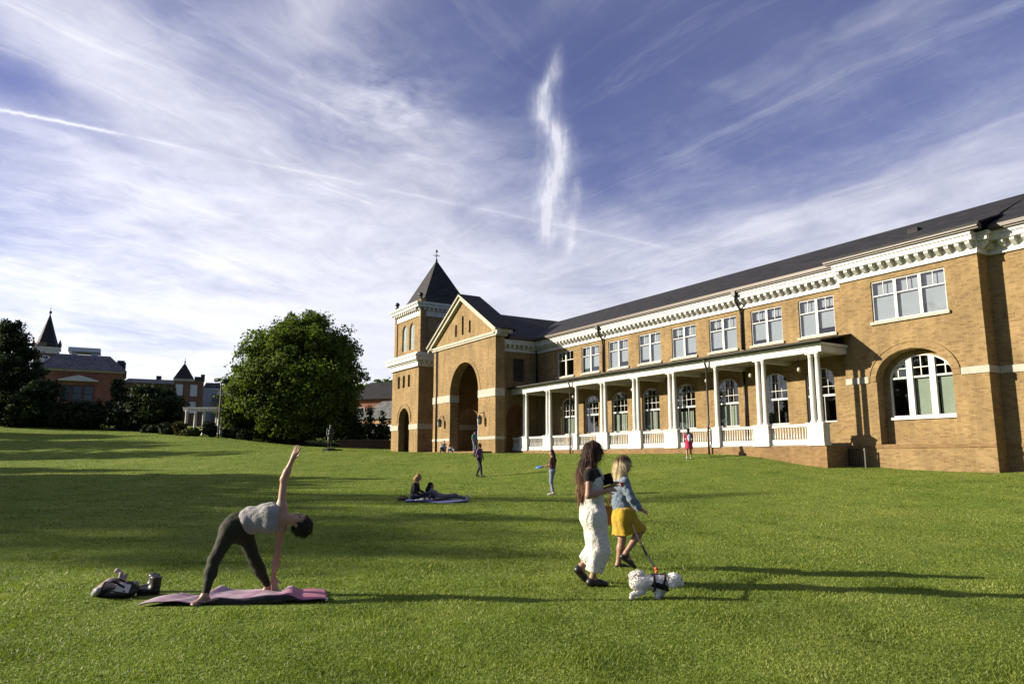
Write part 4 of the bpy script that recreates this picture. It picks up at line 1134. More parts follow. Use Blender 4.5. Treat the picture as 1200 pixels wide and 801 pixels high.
def sdf_mesh(name, prims, res, mats, disp=None, cut=None, smooth_it=1):
    lo = np.full(3, 1e9); hi = -lo
    for p in prims:
        if p[0] == 'ell':
            m = max(p[2]); a = np.array(p[1])-m; b = np.array(p[1])+m
        else:
            m = max(p[3], p[4]); a = np.minimum(p[1], p[2])-m; b = np.maximum(p[1], p[2])+m
        lo = np.minimum(lo, a); hi = np.maximum(hi, b)
    pad = .05+3*res
    lo -= pad; hi += pad
    n = np.ceil((hi-lo)/res).astype(int)+1
    ax = [(lo[i]+res*np.arange(n[i])).astype(np.float32) for i in range(3)]
    D = np.full(n, 1., np.float32)
    for p in prims:
        k = p[-1]
        if p[0] == 'ell': m = max(p[2]); a = np.array(p[1])-m; b = np.array(p[1])+m
        else: m = max(p[3], p[4]); a = np.minimum(p[1], p[2])-m; b = np.maximum(p[1], p[2])+m
        g = k+.03+2*res
        i0 = np.maximum(0, np.floor((a-g-lo)/res).astype(int)); i1 = np.minimum(n, np.ceil((b+g-lo)/res).astype(int)+1)
        sl = tuple(slice(i0[j], i1[j]) for j in range(3))
        P = np.stack(np.meshgrid(*[ax[j][sl[j]] for j in range(3)], indexing='ij'), -1)
        d = _cap(P, *p[1:5]) if p[0] == 'cap' else _cone(P, *p[1:5]) if p[0] == 'cone' else _ell(P, *p[1:4])
        o = D[sl]
        if k > 0:
            h = np.clip(.5+.5*(o-d)/k, 0, 1)
            D[sl] = o+(d-o)*h-k*h*(1-h)
        else: D[sl] = np.minimum(o, d)
    if disp is not None or cut is not None:
        P = np.meshgrid(*ax, indexing='ij')
        if disp is not None: D = D+disp(*P).astype(np.float32)
        if cut is not None: D = np.maximum(D, cut(*P).astype(np.float32))
    # surface nets
    S = D < 0
    c = np.zeros(n-1, np.int8)
    offs = [(i, j, k) for i in (0, 1) for j in (0, 1) for k in (0, 1)]
    for o in offs: c += S[o[0]:n[0]-1+o[0], o[1]:n[1]-1+o[1], o[2]:n[2]-1+o[2]]
    act = (c > 0) & (c < 8)
    I = np.argwhere(act)
    idx = np.full(n-1, -1, np.int64); idx[act] = np.arange(len(I))
    acc = np.zeros((len(I), 3)); cnt = np.zeros(len(I))
    for a in range(3):
        for o in offs:
            if o[a]: continue
            o2 = list(o); o2[a] = 1
            da = D[I[:, 0]+o[0], I[:, 1]+o[1], I[:, 2]+o[2]]; db = D[I[:, 0]+o2[0], I[:, 1]+o2[1], I[:, 2]+o2[2]]
            m = (da < 0) != (db < 0)
            t = np.where(m, da/np.where(m, da-db, 1), 0)
            pnt = np.array(o, float)[None]+np.zeros((len(I), 3)); pnt[:, a] += t
            acc += np.where(m[:, None], pnt, 0); cnt += m
    V = lo+res*(I+acc/cnt[:, None])
    F = []
    for a in range(3):
        b, e = (a+1) % 3, (a+2) % 3
        s0 = [slice(None)]*3; s1 = [slice(None)]*3; s0[a] = slice(0, -1); s1[a] = slice(1, None)
        A, B = S[tuple(s0)], S[tuple(s1)]
        Q = np.argwhere(A != B)
        Q = Q[(Q[:, b] > 0) & (Q[:, e] > 0) & (Q[:, b] < n[b]-1) & (Q[:, e] < n[e]-1)]
        fl = A[Q[:, 0], Q[:, 1], Q[:, 2]]
        def at(db, de):
            q = Q.copy(); q[:, b] -= db; q[:, e] -= de
            return idx[q[:, 0], q[:, 1], q[:, 2]]
        q4 = np.stack([at(1, 1), at(0, 1), at(0, 0), at(1, 0)], -1)
        q4[~fl] = q4[~fl][:, ::-1]
        F.append(q4)
    F = np.concatenate(F); F = F[(F >= 0).all(1)]
    for _ in range(smooth_it):
        e = np.concatenate([F[:, [0, 1]], F[:, [1, 2]], F[:, [2, 3]], F[:, [3, 0]]])
        s = np.zeros_like(V); k = np.zeros(len(V))
        np.add.at(s, e[:, 0], V[e[:, 1]]); np.add.at(k, e[:, 0], 1)
        np.add.at(s, e[:, 1], V[e[:, 0]]); np.add.at(k, e[:, 1], 1)
        V = V*.5+.5*s/np.maximum(k, 1)[:, None]
    return mesh_np(name, V, F, mats, True)
def folds(amp, f=22., seed=0, zf=.35):
    r = np.random.default_rng(seed); ph = r.random(6)*6.28
    def d(X, Y, Z):
        w = .25*np.sin(Z*9+ph[0])
        return amp*(np.sin(f*(X*.8+Y*.6)+f*zf*Z+ph[1]+2*w)*.6+np.sin(f*1.7*(Y*.9-X*.4)+f*zf*1.3*Z+ph[2])*.4+np.sin(f*.6*Z+8*X+ph[3])*.45)
    return d
def strands(amp, f=90., seed=0, axis=2):
    ph = np.random.default_rng(seed).random(4)*6.28
    def d(X, Y, Z):
        return amp*(np.sin(f*X+3*np.sin(Z*9)+ph[0])*.5+np.sin(f*1.3*Y+3*np.sin(Z*7+1)+ph[1])*.5+np.sin(f*.6*(X+Y)+5*Z+ph[2])*.6)
    return d

V3 = Vector
def hand(w, d, n, s=1., curl=.25, thumb=1):
    """w wrist, d finger direction, n palm normal"""
    w, d, n = V3(w), V3(d).normalized(), V3(n); n = (n-d*n.dot(d)).normalized(); t = d.cross(n)*thumb
    P = [ell(w+d*.048*s, (.040*s, .016*s, .052*s), frame(d, n), .012), cap(w, w+d*.03*s, .026*s, .028*s, .015)]
    for i, (o, l) in enumerate(((.030, .070), (.011, .080), (-.009, .074), (-.028, .058))):
        a = w+d*.085*s+t*o*s
        b = a+(d+n*curl*.5+t*o*3).normalized()*l*.55*s
        c = b+(d+n*curl*1.3+t*o*2).normalized()*l*.5*s
        P += [cap(a-d*.02*s, b, .0095*s, .0088*s, .004), cap(b, c, .0088*s, .0072*s, .004)]
    a = w+d*.03*s+t*.032*s; b = a+(d*.7+t*.75+n*.25).normalized()*.038*s; c = b+(d*.9+t*.35+n*.3).normalized()*.032*s
    P += [cap(a, b, .0125*s, .011*s, .008), cap(b, c, .011*s, .009*s, .004)]
    return P
def head_prims(c, up, face, s=1.):
    c = V3(c); R = frame(up, face); sd, f, u = [V3(R[:, i]) for i in range(3)]
    P = [ell(c+u*.022*s-f*.012*s, (.074*s, .092*s, .092*s), R, .02), ell(c-u*.035*s+f*.022*s, (.058*s, .066*s, .078*s), R, .03),
         ell(c-u*.088*s+f*.062*s, (.026*s, .022*s, .022*s), R, .025),
         cap(c+f*.084*s+u*.012*s, c+f*.104*s-u*.022*s, .009*s, .015*s, .012),
         ell(c+f*.084*s-u*.054*s, (.024*s, .012*s, .007*s), R, .008), ell(c+f*.083*s-u*.064*s, (.02*s, .012*s, .007*s), R, .008),
         ell(c+f*.076*s+u*.03*s, (.045*s, .014*s, .009*s), R, .012)]
    for q in (-1, 1): P.append(ell(c+sd*.074*s*q-f*.005*s-u*.01*s, (.010*s, .022*s, .032*s), R, .008))
    return P
def face_parts(root, c, up, face, s=1.):
    c = V3(c); R = frame(up, face); sd, f, u = [V3(R[:, i]) for i in range(3)]
    for q in (-1, 1):
        m = MB(); p = c+f*.079*s+sd*.03*q*s+u*.004*s
        m.lathe([(.002, -.008*s), (.008*s, -.005*s), (.011*s, 0), (.008*s, .005*s), (.002, .008*s)], p, 8); m.build('eye', M_EYE, root)
    m = MB(); p = c+f*.096*s-u*.058*s
    m.tube([p-sd*.02*s-f*.006*s, p, p+sd*.02*s-f*.006*s], [.003*s, .0055*s, .003*s], 6); m.build('mouth', M_LIP, root)
def limb_prims(J, s=1., hands=True, feet=True):
    g = lambda k: V3(J[k])
    P = []
    for q in ('N', 'F'):
        sh, el_, wr, hp, kn, an, to = [g(k+q) for k in ('sh', 'el', 'wr', 'hip', 'kn', 'an', 'to')]
        P += [ell(sh, (.056*s,)*3, None, .03), cap(sh, el_, .046*s, .036*s), cap(el_, el_.lerp(wr, .35), .037*s, .036*s), cap(el_.lerp(wr, .3), wr, .037*s, .024*s)]
        P += [cap(hp, kn, .086*s, .054*s, .04), cap(kn, kn.lerp(an, .35), .053*s, .056*s), cap(kn.lerp(an, .3), an, .056*s, .034*s)]
        if feet:
            d = (to-an); d.normalize()
            he = J.get('he'+q); he = V3(he) if he is not None else an+V3((0, 0, -.055*s))-V3((d.x, d.y, 0)).normalized()*.03*s
            P += [cap(an, he, .032*s, .030*s, .02), cap(he, to, .030*s, .022*s, .02), cap(an, to.lerp(he, .3), .030*s, .028*s, .02)]
    return P
def torso_prims(J, s=1., k=.05, g=0.):
    p = {a: V3(b) for a, b in J.items()}
    ax = (p['chest']-p['pelvis']).normalized()
    ac = (p['shF']-p['shN']); ac.normalize()
    R = frame(ax, ac)   # side = depth of the chest, fwd = across the shoulders
    P = [cap(p['hipN'], p['hipF'], .098*s+g, None, k), ell(p['pelvis'], (.105*s+g, .155*s+g, .11*s+g), R, k), ell(p['waist'], (.092*s+g, .125*s+g, .13*s+g), R, k),
         ell(p['chest'], (.108*s+g, .15*s+g, .17*s+g), R, k), cap(p['pelvis'], p['waist'], .10*s+g, None, k), cap(p['waist'], p['chest'], .095*s+g, .105*s+g, k)]
    return P
def body_mesh(J, s=1., res=.0075, up=(0, 0, 1), face=(1, 0, 0), extra=(), name='body', skin=None):
    p = {a: V3(b) for a, b in J.items()}
    P = torso_prims(J, s)+limb_prims(J, s)
    P += [cap(p['shN'].lerp(p['neck'], .25), p['shF'].lerp(p['neck'], .25), .052*s, None, .05), cap(p['chest'], p['neck'], .085*s, .055*s, .05)]
    hd = p['head']; u = V3(up).normalized()
    P += [cap(p['neck'], hd-u*.05*s, .052*s, .048*s, .03)]
    P += head_prims(hd, up, face, s)+list(extra)
    return sdf_mesh(name, P, res, [skin or M_SKIN])
def skin(name, col):
    col = [k*ALB for k in col]
    m, nt, b = new_mat(name)
    tc = nt.node('ShaderNodeTexCoord').outputs['Object']
    n = nt.noise(tc, 9, 4, .6)
    nt.set(b, 'Base Color', nt.ramp(n, [(.3, [c*.88 for c in col]), (.7, [min(1, c*1.08) for c in col])]))
    nt.set(b, 'Roughness', .5); nt.set(b, 'Subsurface Weight', .12); nt.set(b, 'Subsurface Radius', (.02, .008, .004)); nt.set(b, 'Specular IOR Level', .35)
    return m
M_SKIN = skin('skin', (.36, .215, .15)); M_SKIN2 = skin('tanned_skin', (.30, .17, .112)); M_SKIN3 = skin('brown_skin', (.15, .08, .05))
M_EYE = simple('eye_dark', (.03, .02, .015), .2, .1); M_LIP = simple('lip', (.36, .13, .11), .45, .1)
def hairmat(name, col, tip=None):
    col = [k*ALB for k in col]
    if tip: tip = ([k*ALB for k in tip[0]],)+tip[1:]
    m, nt, b = new_mat(name)
    tc = nt.node('ShaderNodeTexCoord').outputs['Object']
    x, y, z = nt.sep(tc)
    n = nt.noise(nt.comb(nt.math('MULTIPLY', x, 60.), nt.math('MULTIPLY', y, 60.), nt.math('MULTIPLY', z, 6.)), 1., 4, .6)
    c = nt.ramp(n, [(.25, [k*.6 for k in col]), (.75, [k*1.5 for k in col])])
    if tip:
        zz = nt.sstep(z, tip[1], tip[2])
        ct = nt.ramp(n, [(.25, [k*.7 for k in tip[0]]), (.75, [min(1, k*1.4) for k in tip[0]])])
        c = nt.mix(zz, ct, c)
    nt.set(b, 'Base Color', c); nt.set(b, 'Roughness', .6); nt.set(b, 'Specular IOR Level', .2)
    nt.set(b, 'Normal', nt.bump(n, .5, .01))
    return m

def shaggy(name, me, n, ln, w, mats, flow=(0, 0, -1), lift=.12, seed=1, keep=None):
    """the surface plus thin loose strands lying along it, as one mesh"""
    g = np.random.default_rng(seed)
    v = np.empty(len(me.vertices)*3, np.float32); me.vertices.foreach_get('co', v); v = v.reshape(-1, 3)
    nn = np.empty(len(me.vertices)*3, np.float32); me.vertex_normals.foreach_get('vector', nn); nn = nn.reshape(-1, 3)
    F0 = np.empty(len(me.polygons)*4, np.int32); me.polygons.foreach_get('vertices', F0); F0 = F0.reshape(-1, 4)
    k = g.integers(0, len(v), n); p = v[k]; m = nn[k]
    fl = np.array(flow, float)+g.normal(size=(n, 3))*.16
    d = fl-m*(fl*m).sum(1)[:, None]*.85+m*lift; d /= np.linalg.norm(d, axis=1)[:, None]
    l = ln*(.5+g.random(n))[:, None]
    s = np.cross(d, m); s /= np.maximum(np.linalg.norm(s, axis=1), 1e-6)[:, None]
    q = p-m*.002; c1 = q+d*l*.5+m*.004; d2 = d+np.array([0, 0, -.35])+g.normal(size=(n, 3))*.2; tip = c1+d2/np.linalg.norm(d2, axis=1)[:, None]*l*.5
    V = np.stack([q-s*w, q+s*w, c1+s*w, c1-s*w, tip+s*w*.25, tip-s*w*.25], 1).reshape(-1, 3)
    b = np.arange(n)[:, None]*6+len(v)
    F = np.concatenate([F0, b+np.array([0, 1, 2, 3]), b+np.array([3, 2, 4, 5])])
    return mesh_np(name, np.concatenate([v, V]), F, mats, True)
# ------------------------------------------------------------------ people in the foreground
def person_root(label, x, y, group=None):
    z = gz(x, y)
    t = thing('person', label, 'person', (x, y, z), 0, group)
    return t, z
def rebase(J, z): return {k: (v[0], v[1], v[2]-z) for k, v in J.items()}
def child(root, name, me): return link(name, me, root)
def sub(J, *ks): return [V3(J[k]) for k in ks]
def shoes(root, J, mat, s=1., name='shoe', open_=False):
    for q in 'NF':
        an, to = V3(J['an'+q]), V3(J['to'+q]); d = (to-an).normalized()
        he = V3(J['he'+q]) if 'he'+q in J else an+V3((0, 0, -.055*s))-V3((d.x, d.y, 0)).normalized()*.03*s
        dd = (to-he).normalized()
        dn = dd.cross(V3((0, 1, 0))); dn = dn if dn.z < 0 else -dn
        P = [cap(he+dn*.02*s, to+dn*.014*s+dd*.02*s, .036*s, .030*s, .01), ell(he+dn*.005, (.042*s, .040*s, .034*s), None, .02)]
        if not open_: P += [cap(he, to.lerp(he, .25), .043*s, .036*s, .02), cap(an.lerp(he, .5), he, .040*s, .042*s, .02)]
        else: P += [cap(an.lerp(he, .35)+dd*.03*s, an.lerp(he, .7)+dd*.04*s, .036*s, .038*s, .01), cap(to.lerp(he, .2), to.lerp(he, .38), .034*s, .037*s, .01)]
        child(root, name, sdf_mesh(name, P, .007 if s > .9 else .01, [mat]))

M_LEG = cloth('olive_leggings', (.020, .021, .008), .75, .15, 30., .15, .03)
M_TANK = cloth('grey_tank', (0.2584, 0.2508, 0.2508), .85, .1, 30., .3)
M_HAIRB = hairmat('black_hair', (.012, .009, .008))
M_HAIRBR = hairmat('brown_hair', (.035, .017, .009), ((.14, .062, .026), 1.02, 1.42))
M_HAIRBL = hairmat('blonde_hair', (0.0836, 0.0494, 0.0228), ((0.5320, 0.4256, 0.2508), 1.36, 1.45))
M_JUMP = cloth('white_linen', (.68, .655, .60), .9, .08, 60., .6)
M_BLACK = cloth('black_cotton', (.010, .009, .010), .85, .2, 30., .3, .05)
M_SHOE = simple('black_leather', (.014, .011, .010), .4, .2, 20.)
M_TAN = simple('tan_leather', (.13, .065, .03), .5, .2, 20.)
M_DENIM = cloth('light_denim', (.15, .20, .265), .9, .35, 45., .6)
M_YELLOW = cloth('mustard_cloth', (0.4256, 0.2736, 0.0137), .85, .1, 30., .4)

# ---- yoga
J = dict( anN=(-0.179,-0.36,0.177), toN=(-0.262,-0.43,0.105), heN=(-0.158,-0.335,0.125), knN=(-0.167,-0.22,0.483), hipN=(-0.085,-0.05,0.765), pelvis=(-0.045,0.00,0.80), hipF=(0.013,0.05,0.755), knF=(0.136,0.12,0.438), anF=(0.260,0.20,0.166), toF=(0.395,0.20,0.108), heF=(0.225,0.20,0.118), waist=(0.108,0.00,0.868), chest=(0.300,0.00,0.890), neck=(0.474,0.00,0.885), head=(0.631,-0.01,0.850), shF=(0.418,0.01,1.015), shN=(0.415,0.02,0.765), elF=(0.428,0.02,1.292), wrF=(0.512,0.02,1.506), tipF=(0.569,0.02,1.642), elN=(0.383,0.07,0.497), wrN=(0.329,0.14,0.264), tipN=(0.357,0.16,0.104) )
t, z = person_root('woman in grey tank top and dark leggings bending sideways in a yoga pose', -2.85, 7.85)
J = rebase(J, z)
up, face = (.97, -.02, -.12), (.12, -.45, .9)
hF = hand(J['wrF'], V3(J['tipF'])-V3(J['wrF']), (-.3, -1, 0), .92, .12, 1)
hN = hand(J['wrN'], V3(J['tipN'])-V3(J['wrN']), (.25, -.95, .1), .92, .3, -1)
feet = []
for q in 'NF':
    to = V3(J['to'+q]); he = V3(J['he'+q]); d = (to-he).normalized(); sd_ = d.cross(V3((0, 0, 1)))
    for i in range(5):
        a = to+sd_*(.026-.013*i)*1.; feet.append(cap(a-d*.02, a+d*(.022-.004*i), .010-.0008*i, .008, .006))
child(t, 'body', body_mesh(J, .95, .0075, up, face, hF+hN+feet))
P = []
for q in 'NF':
    hp, kn, an = sub(J, 'hip'+q, 'kn'+q, 'an'+q)
    P += [cap(hp, kn, .092, .060, .04), cap(kn, kn.lerp(an, .35), .059, .060, .03), cap(kn.lerp(an, .3), an.lerp(kn, .06), .060, .038, .03)]
pel, wa = sub(J, 'pelvis', 'waist')
P += [cap(J['hipN'], J['hipF'], .105, None, .06), ell(pel, (.112, .115, .155), None, .06), cap(pel, pel.lerp(wa, .62), .112, .105, .05)]
child(t, 'leggings', sdf_mesh('leggings', P, .0075, [M_LEG], folds(.0022, 60, 3)))
Tp = torso_prims(J, .95, .05, .021)
chest, neck = sub(J, 'chest', 'neck')
Tp = Tp[2:4]+Tp[5:]+[cap(chest, chest.lerp(neck, .45), .105, .085, .05), cap(V3(J['shF']).lerp(neck, .55), V3(J['shN']).lerp(neck, .55), .055, None, .05),
      ell(chest+V3((.02, -.075, .055)), (.07, .055, .065), None, .04), ell(chest+V3((.02, -.075, -.06)), (.07, .055, .065), None, .04)]
child(t, 'tank_top', sdf_mesh('tank_top', Tp, .0075, [M_TANK], folds(.0045, 60, 5, .15), lambda X, Y, Z: np.maximum(.0-X, X-.425)))
h = V3(J['head']); R = frame(up, face); sd_, f_, u_ = [V3(R[:, i]) for i in range(3)]
child(t, 'hair', shaggy('hair', sdf_mesh('hair', [ell(h+u_*.035-f_*.03, (.086, .095, .098), R, .02), ell(h-f_*.075-u_*.0, (.072, .055, .085), R, .03), ell(h-f_*.085+u_*.07, (.05, .05, .05), R, .02), cap(h-f_*.09+u_*.03, h-f_*.13+u_*.05, .03, .018, .02)], .007, [M_HAIRB], strands(.006, 80, 1)), 1000, .035, .0022, [M_HAIRB], (-.1, .1, -1), .25, 3))
face_parts(t, h, up, face, .95)

# ---- woman in the white jumpsuit
J = dict( head=(0.051,0.00,1.592), neck=(0.015,0.00,1.427), chest=(0.010,0.00,1.225), waist=(0.016,0.00,1.02), pelvis=(0.022,0.00,0.845), shN=(-0.028,-0.165,1.335), shF=(0.055,0.165,1.335), elN=(-0.050,-0.21,1.085), wrN=(0.153,-0.15,1.134), elF=(0.095,0.21,1.10), wrF=(0.243,0.02,1.178), hipN=(0.020,-0.09,0.835), hipF=(0.030,0.09,0.825), knN=(0.085,-0.10,0.477), anN=(-0.010,-0.10,0.158), toN=(0.125,-0.10,0.108), heN=(-.035,-.10,.112), knF=(0.066,0.09,0.455), anF=(-0.115,0.10,0.265), toF=(-0.050,0.10,0.105), heF=(-0.150,0.10,0.222) )
t, z = person_root('woman with long brown hair in white wide-legged jumpsuit walking behind the small white dog', .93, 8.78)
J = rebase(J, z); up, face = (.02, 0, 1), (1, -.12, 0)
hN = hand(J['wrN'], (.9, .15, .25), (0, .6, -.8), .92, .7, -1); hF = hand(J['wrF'], (.5, -.5, .5), (.3, -.6, -.6), .92, .7, 1)
child(t, 'body', body_mesh(J, .97, .0075, up, face, hN+hF, skin=M_SKIN2))
pel, wa, ch, nk = sub(J, 'pelvis', 'waist', 'chest', 'neck')
P = torso_prims(J, .97, .05, .022)
P += [cap(J['hipN'], J['hipF'], .12, None, .08), ell(pel+V3((-.015, 0, -.0)), (.13, .175, .14), None, .08), cap(wa, pel, .115, .13, .06)]
for q, kr, hr, tt in (('N', .112, .100, .80), ('F', .112, .098, .80)):
    hp, kn, an = sub(J, 'hip'+q, 'kn'+q, 'an'+q)
    P += [cap(hp, kn, .130, kr, .05), cap(kn, kn.lerp(an, .5), kr, hr, .025), cone(kn.lerp(an, .3), kn.lerp(an, tt), hr*.98, hr, .03)]
zc = ch.z+.045
child(t, 'jumpsuit', sdf_mesh('jumpsuit', P, .0075, [M_JUMP], (lambda X, Y, Z, A=folds(.009, 24, 9, .10), B=folds(.006, 62, 3, .25): A(X, Y, Z)*np.clip((1.15-Z)/.5, .25, 1.1)+B(X, Y, Z)*.8), lambda X, Y, Z: Z-zc-.25*np.clip(X, -.1, .2)))
P = torso_prims(J, .97, .05, .014)[3:4]+[cap(ch, nk.lerp(ch, .2), .105, .075, .05), cap(J['shN'], J['shF'], .062, None, .05)]
for q in 'NF':
    sh, e = sub(J, 'sh'+q, 'el'+q); P.append(cap(sh, sh.lerp(e, .22), .060, .056, .03))
child(t, 'shirt', sdf_mesh('shirt', P, .0075, [M_BLACK], folds(.003, 40, 2)))
for q in (-.085, .085):
    m = MB(); m.tube([(ch.x+.13, q, zc+.0), (ch.x+.118, q, zc+.05), (ch.x+.075, q*1.05, zc+.12), (ch.x-.02, q*1.1, zc+.145), (ch.x-.10, q, zc+.06), (ch.x-.125, q*.9, zc-.03)], .014, 8); m.build('strap', M_JUMP, t)
h = V3(J['head'])
P = [ell(h+V3((-.02, 0, .035)), (.100, .088, .092), None, .02), ell(h+V3((-.06, 0, -.03)), (.07, .085, .10), None, .03), cap(h+V3((-.07, -.02, -.04)), h+V3((-.125, -.04, -.26)), .075, .085, .03),
     cap(h+V3((-.11, -.03, -.22)), h+V3((-.165, -.05, -.43)), .082, .05, .03), cap(h+V3((-.14, -.06, -.38)), h+V3((-.19, -.07, -.52)), .05, .016, .03), cap(h+V3((-.02, -.075, .0)), h+V3((-.06, -.10, -.2)), .035, .04, .03), cap(h+V3((-.06, -.10, -.2)), h+V3((-.10, -.12, -.36)), .04, .014, .03)]
child(t, 'hair', shaggy('hair', sdf_mesh('hair', P, .007, [M_HAIRBR], strands(.007, 75, 4)), 2600, .13, .0022, [M_HAIRBR]))
face_parts(t, h, up, face, .97)
shoes(t, J, M_SHOE)

# black tablet she holds up in front of her
tb = thing('tablet_case', 'black tablet case held up by the woman in the white jumpsuit', 'tablet', (1.12, 8.76, 1.235))
m = MB(); m.obox((0, 0, .03), (.018, .155, .125), Matrix.Rotation(rad(-18), 3, 'Y') @ Matrix.Rotation(rad(52), 3, 'Z')); m.build('cover', M_BLACK, tb)
m = MB(); m.obox((.008, .008, .03), (.011, .14, .11), Matrix.Rotation(rad(-18), 3, 'Y') @ Matrix.Rotation(rad(52), 3, 'Z')); m.build('screen', M_DARKGLASS, tb)

# ---- blonde woman
J = dict( head=(-0.125,0.00,1.432), neck=(-0.168,0.00,1.265), chest=(-0.172,0.00,1.085), waist=(-0.17,0.00,0.903), pelvis=(-0.158,0.00,0.745), shN=(-0.150,-0.155,1.19), shF=(-0.145,0.155,1.19), elN=(-0.078,-0.21,0.985), wrN=(0.045,-0.18,0.845), elF=(-0.14,0.215,0.975), wrF=(-0.10,0.14,0.79), hipN=(-0.150,-0.085,0.740), hipF=(-0.150,0.085,0.735), knN=(0.070,-0.09,0.575), anN=(-0.140,-0.10,0.285), toN=(-0.045,-0.10,0.120), heN=(-0.182,-0.10,0.235), knF=(-0.168,0.09,0.415), anF=(-0.225,0.09,0.120), toF=(-0.105,0.09,0.075), heF=(-.245,.09,.076) )
t, z = person_root('blonde woman in denim jacket and mustard skirt walking the dog on a leash', 1.66, 10.1)
J = rebase(J, z); up, face = (.06, 0, 1), (1, .25, -.05)
hN = hand(J['wrN'], (.85, .1, -.35), (-.3, .5, -.7), .88, .9, -1); hF = hand(J['wrF'], (.35, -.2, -.9), (.6, -.5, .2), .88, .9, 1)
child(t, 'body', body_mesh(J, .93, .0075, up, face, hN+hF, skin=M_SKIN2))
pel, wa, ch, nk = sub(J, 'pelvis', 'waist', 'chest', 'neck')
P = torso_prims(J, .93, .05, .026)
P = P[2:4]+P[5:]+[cap(ch, ch.lerp(nk, .55), .115, .08, .05), cap(J['shN'], J['shF'], .068, None, .05), cap(wa, wa+V3((0, 0, -.06)), .125, .13, .03)]
for q in 'NF':
    sh, e, w = sub(J, 'sh'+q, 'el'+q, 'wr'+q); P += [cap(sh, e, .068, .056, .03), cap(e, e.lerp(w, .6), .056, .050, .02), cone(e.lerp(w, .3), e.lerp(w, .93), .051, .047, .015)]
zj = wa.z-.075
child(t, 'denim_jacket', sdf_mesh('denim_jacket', P, .0075, [M_DENIM], folds(.0075, 46, 6, .8), lambda X, Y, Z: np.where((X > .0) | (np.abs(Y) > .17), -1., zj-Z)))
P = [cap(J['hipN'], J['hipF'], .11, None, .06), ell(pel, (.125, .17, .13), None, .05), cap(wa+V3((0, 0, -.02)), pel, .105, .125, .05)]
hp, kn = sub(J, 'hipN', 'knN'); P += [cap(hp, kn.lerp(hp, .05), .118, .085, .08)]
hp, kn = sub(J, 'hipF', 'knF'); P += [cone(hp, V3((-.19, .08, .36)), .12, .14, .09), cone(V3((-.14, -.03, .72)), V3((-.13, -.04, .36)), .12, .13, .09)]
child(t, 'skirt', sdf_mesh('skirt', P, .0075, [M_YELLOW], folds(.010, 34, 12, .08), lambda X, Y, Z: (.435+.28*np.clip(X+.15, 0, .3))-Z))
h = V3(J['head'])
P = [ell(h+V3((-.012, 0, .034)), (.096, .088, .092), None, .02), ell(h+V3((-.055, -.01, -.03)), (.075, .090, .10), None, .03), cap(h+V3((-.05, -.045, -.03)), h+V3((-.055, -.07, -.155)), .055, .045, .03), cap(h+V3((-.055, .045, -.03)), h+V3((-.06, .07, -.155)), .055, .045, .03), cap(h+V3((-.08, 0, -.05)), h+V3((-.095, 0, -.165)), .07, .05, .03), cap(h+V3((.0, -.078, .0)), h+V3((.005, -.085, -.13)), .026, .022, .02)]
child(t, 'hair', shaggy('hair', sdf_mesh('hair', P, .007, [M_HAIRBL], strands(.006, 75, 8)), 1800, .10, .0022, [M_HAIRBL], (-.1, 0, -1), .1, 2))
face_parts(t, h, up, face, .93)
shoes(t, J, M_SHOE, .93, 'sandal', True)
m = MB(); c = V3(J['shN'])+V3((-.04, -.062, -.02))
m.obox(c, (.055, .012, .055), Matrix.Rotation(rad(18), 3, 'X') @ Matrix.Rotation(rad(20), 3, 'Z')); m.build('shoulder_patch', simple('red_patch', (.5, .06, .04), .8), t)

hb = thing('handbag', 'brown handbag hanging beside the blonde woman in the denim jacket', 'bag', (1.30, 10.36, .60))
m = MB(); m.obox((.02, 0, .13), (.10, .2, .24), Matrix.Rotation(rad(3), 3, 'Y')); m.obox((.02, 0, .235), (.108, .205, .06), Matrix.Rotation(rad(3), 3, 'Y')); m.build('bag_body', M_TAN, hb)
m = MB(); m.tube([(.02, -.09, .24), (.06, -.1, .42), (.12, -.12, .56), (.14, -.1, .64)], .009, 6); m.tube([(.02, .09, .24), (.06, .0, .42), (.12, -.08, .56), (.14, -.1, .64)], .009, 6); m.build('bag_strap', M_TAN, hb)

# ---- the dog
DX, DY = 1.50, 7.95
dz = gz(DX, DY)
dg = thing('dog', 'small fluffy white dog in a black harness trotting on the lawn', 'dog', (DX, DY, dz))
dg.scale = (1.02, .92, .74)
P = [cap((-.15, 0, .225), (.03, 0, .215), .088, .095, .05), ell((-.16, 0, .21), (.095, .09, .10), None, .05), ell((.03, 0, .20), (.095, .09, .105), None, .05),
     cap((.05, 0, .23), (.12, 0, .24), .075, .07, .05), ell((.185, -.02, .252), (.088, .09, .10), None, .012), cap((.215, -.022, .225), (.262, -.026, .205), .045, .034, .015),
     ell((.155, -.108, .225), (.04, .022, .065), None, .01), ell((.155, .07, .225), (.035, .022, .055), None, .02),
     # hind legs : thigh, hock, shank
     cap((-.17, -.05, .17), (-.15, -.055, .10), .062, .042, .03), cap((-.15, -.055, .10), (-.235, -.055, .065), .038, .027, .02), cap((-.235, -.055, .065), (-.255, -.055, .012), .026, .024, .02),
     cap((-.17, .05, .17), (-.13, .055, .10), .06, .042, .03), cap((-.13, .055, .10), (-.195, .055, .06), .038, .027, .02), cap((-.195, .055, .06), (-.185, .055, .012), .026, .026, .02),
     # front legs
     cap((.04, -.05, .15), (.02, -.052, .08), .045, .033, .03), cap((.02, -.052, .08), (.01, -.052, .015), .032, .028, .02),
     cap((.05, .05, .15), (.085, .052, .085), .045, .033, .03), cap((.085, .052, .085), (.07, .052, .03), .032, .028, .02),
     # tail curled over the back
     cap((-.215, 0, .25), (-.215, 0, .31), .035, .045, .02), cap((-.215, 0, .31), (-.165, 0, .335), .05, .05, .02), cap((-.165, 0, .335), (-.14, .01, .295), .045, .03, .02)]
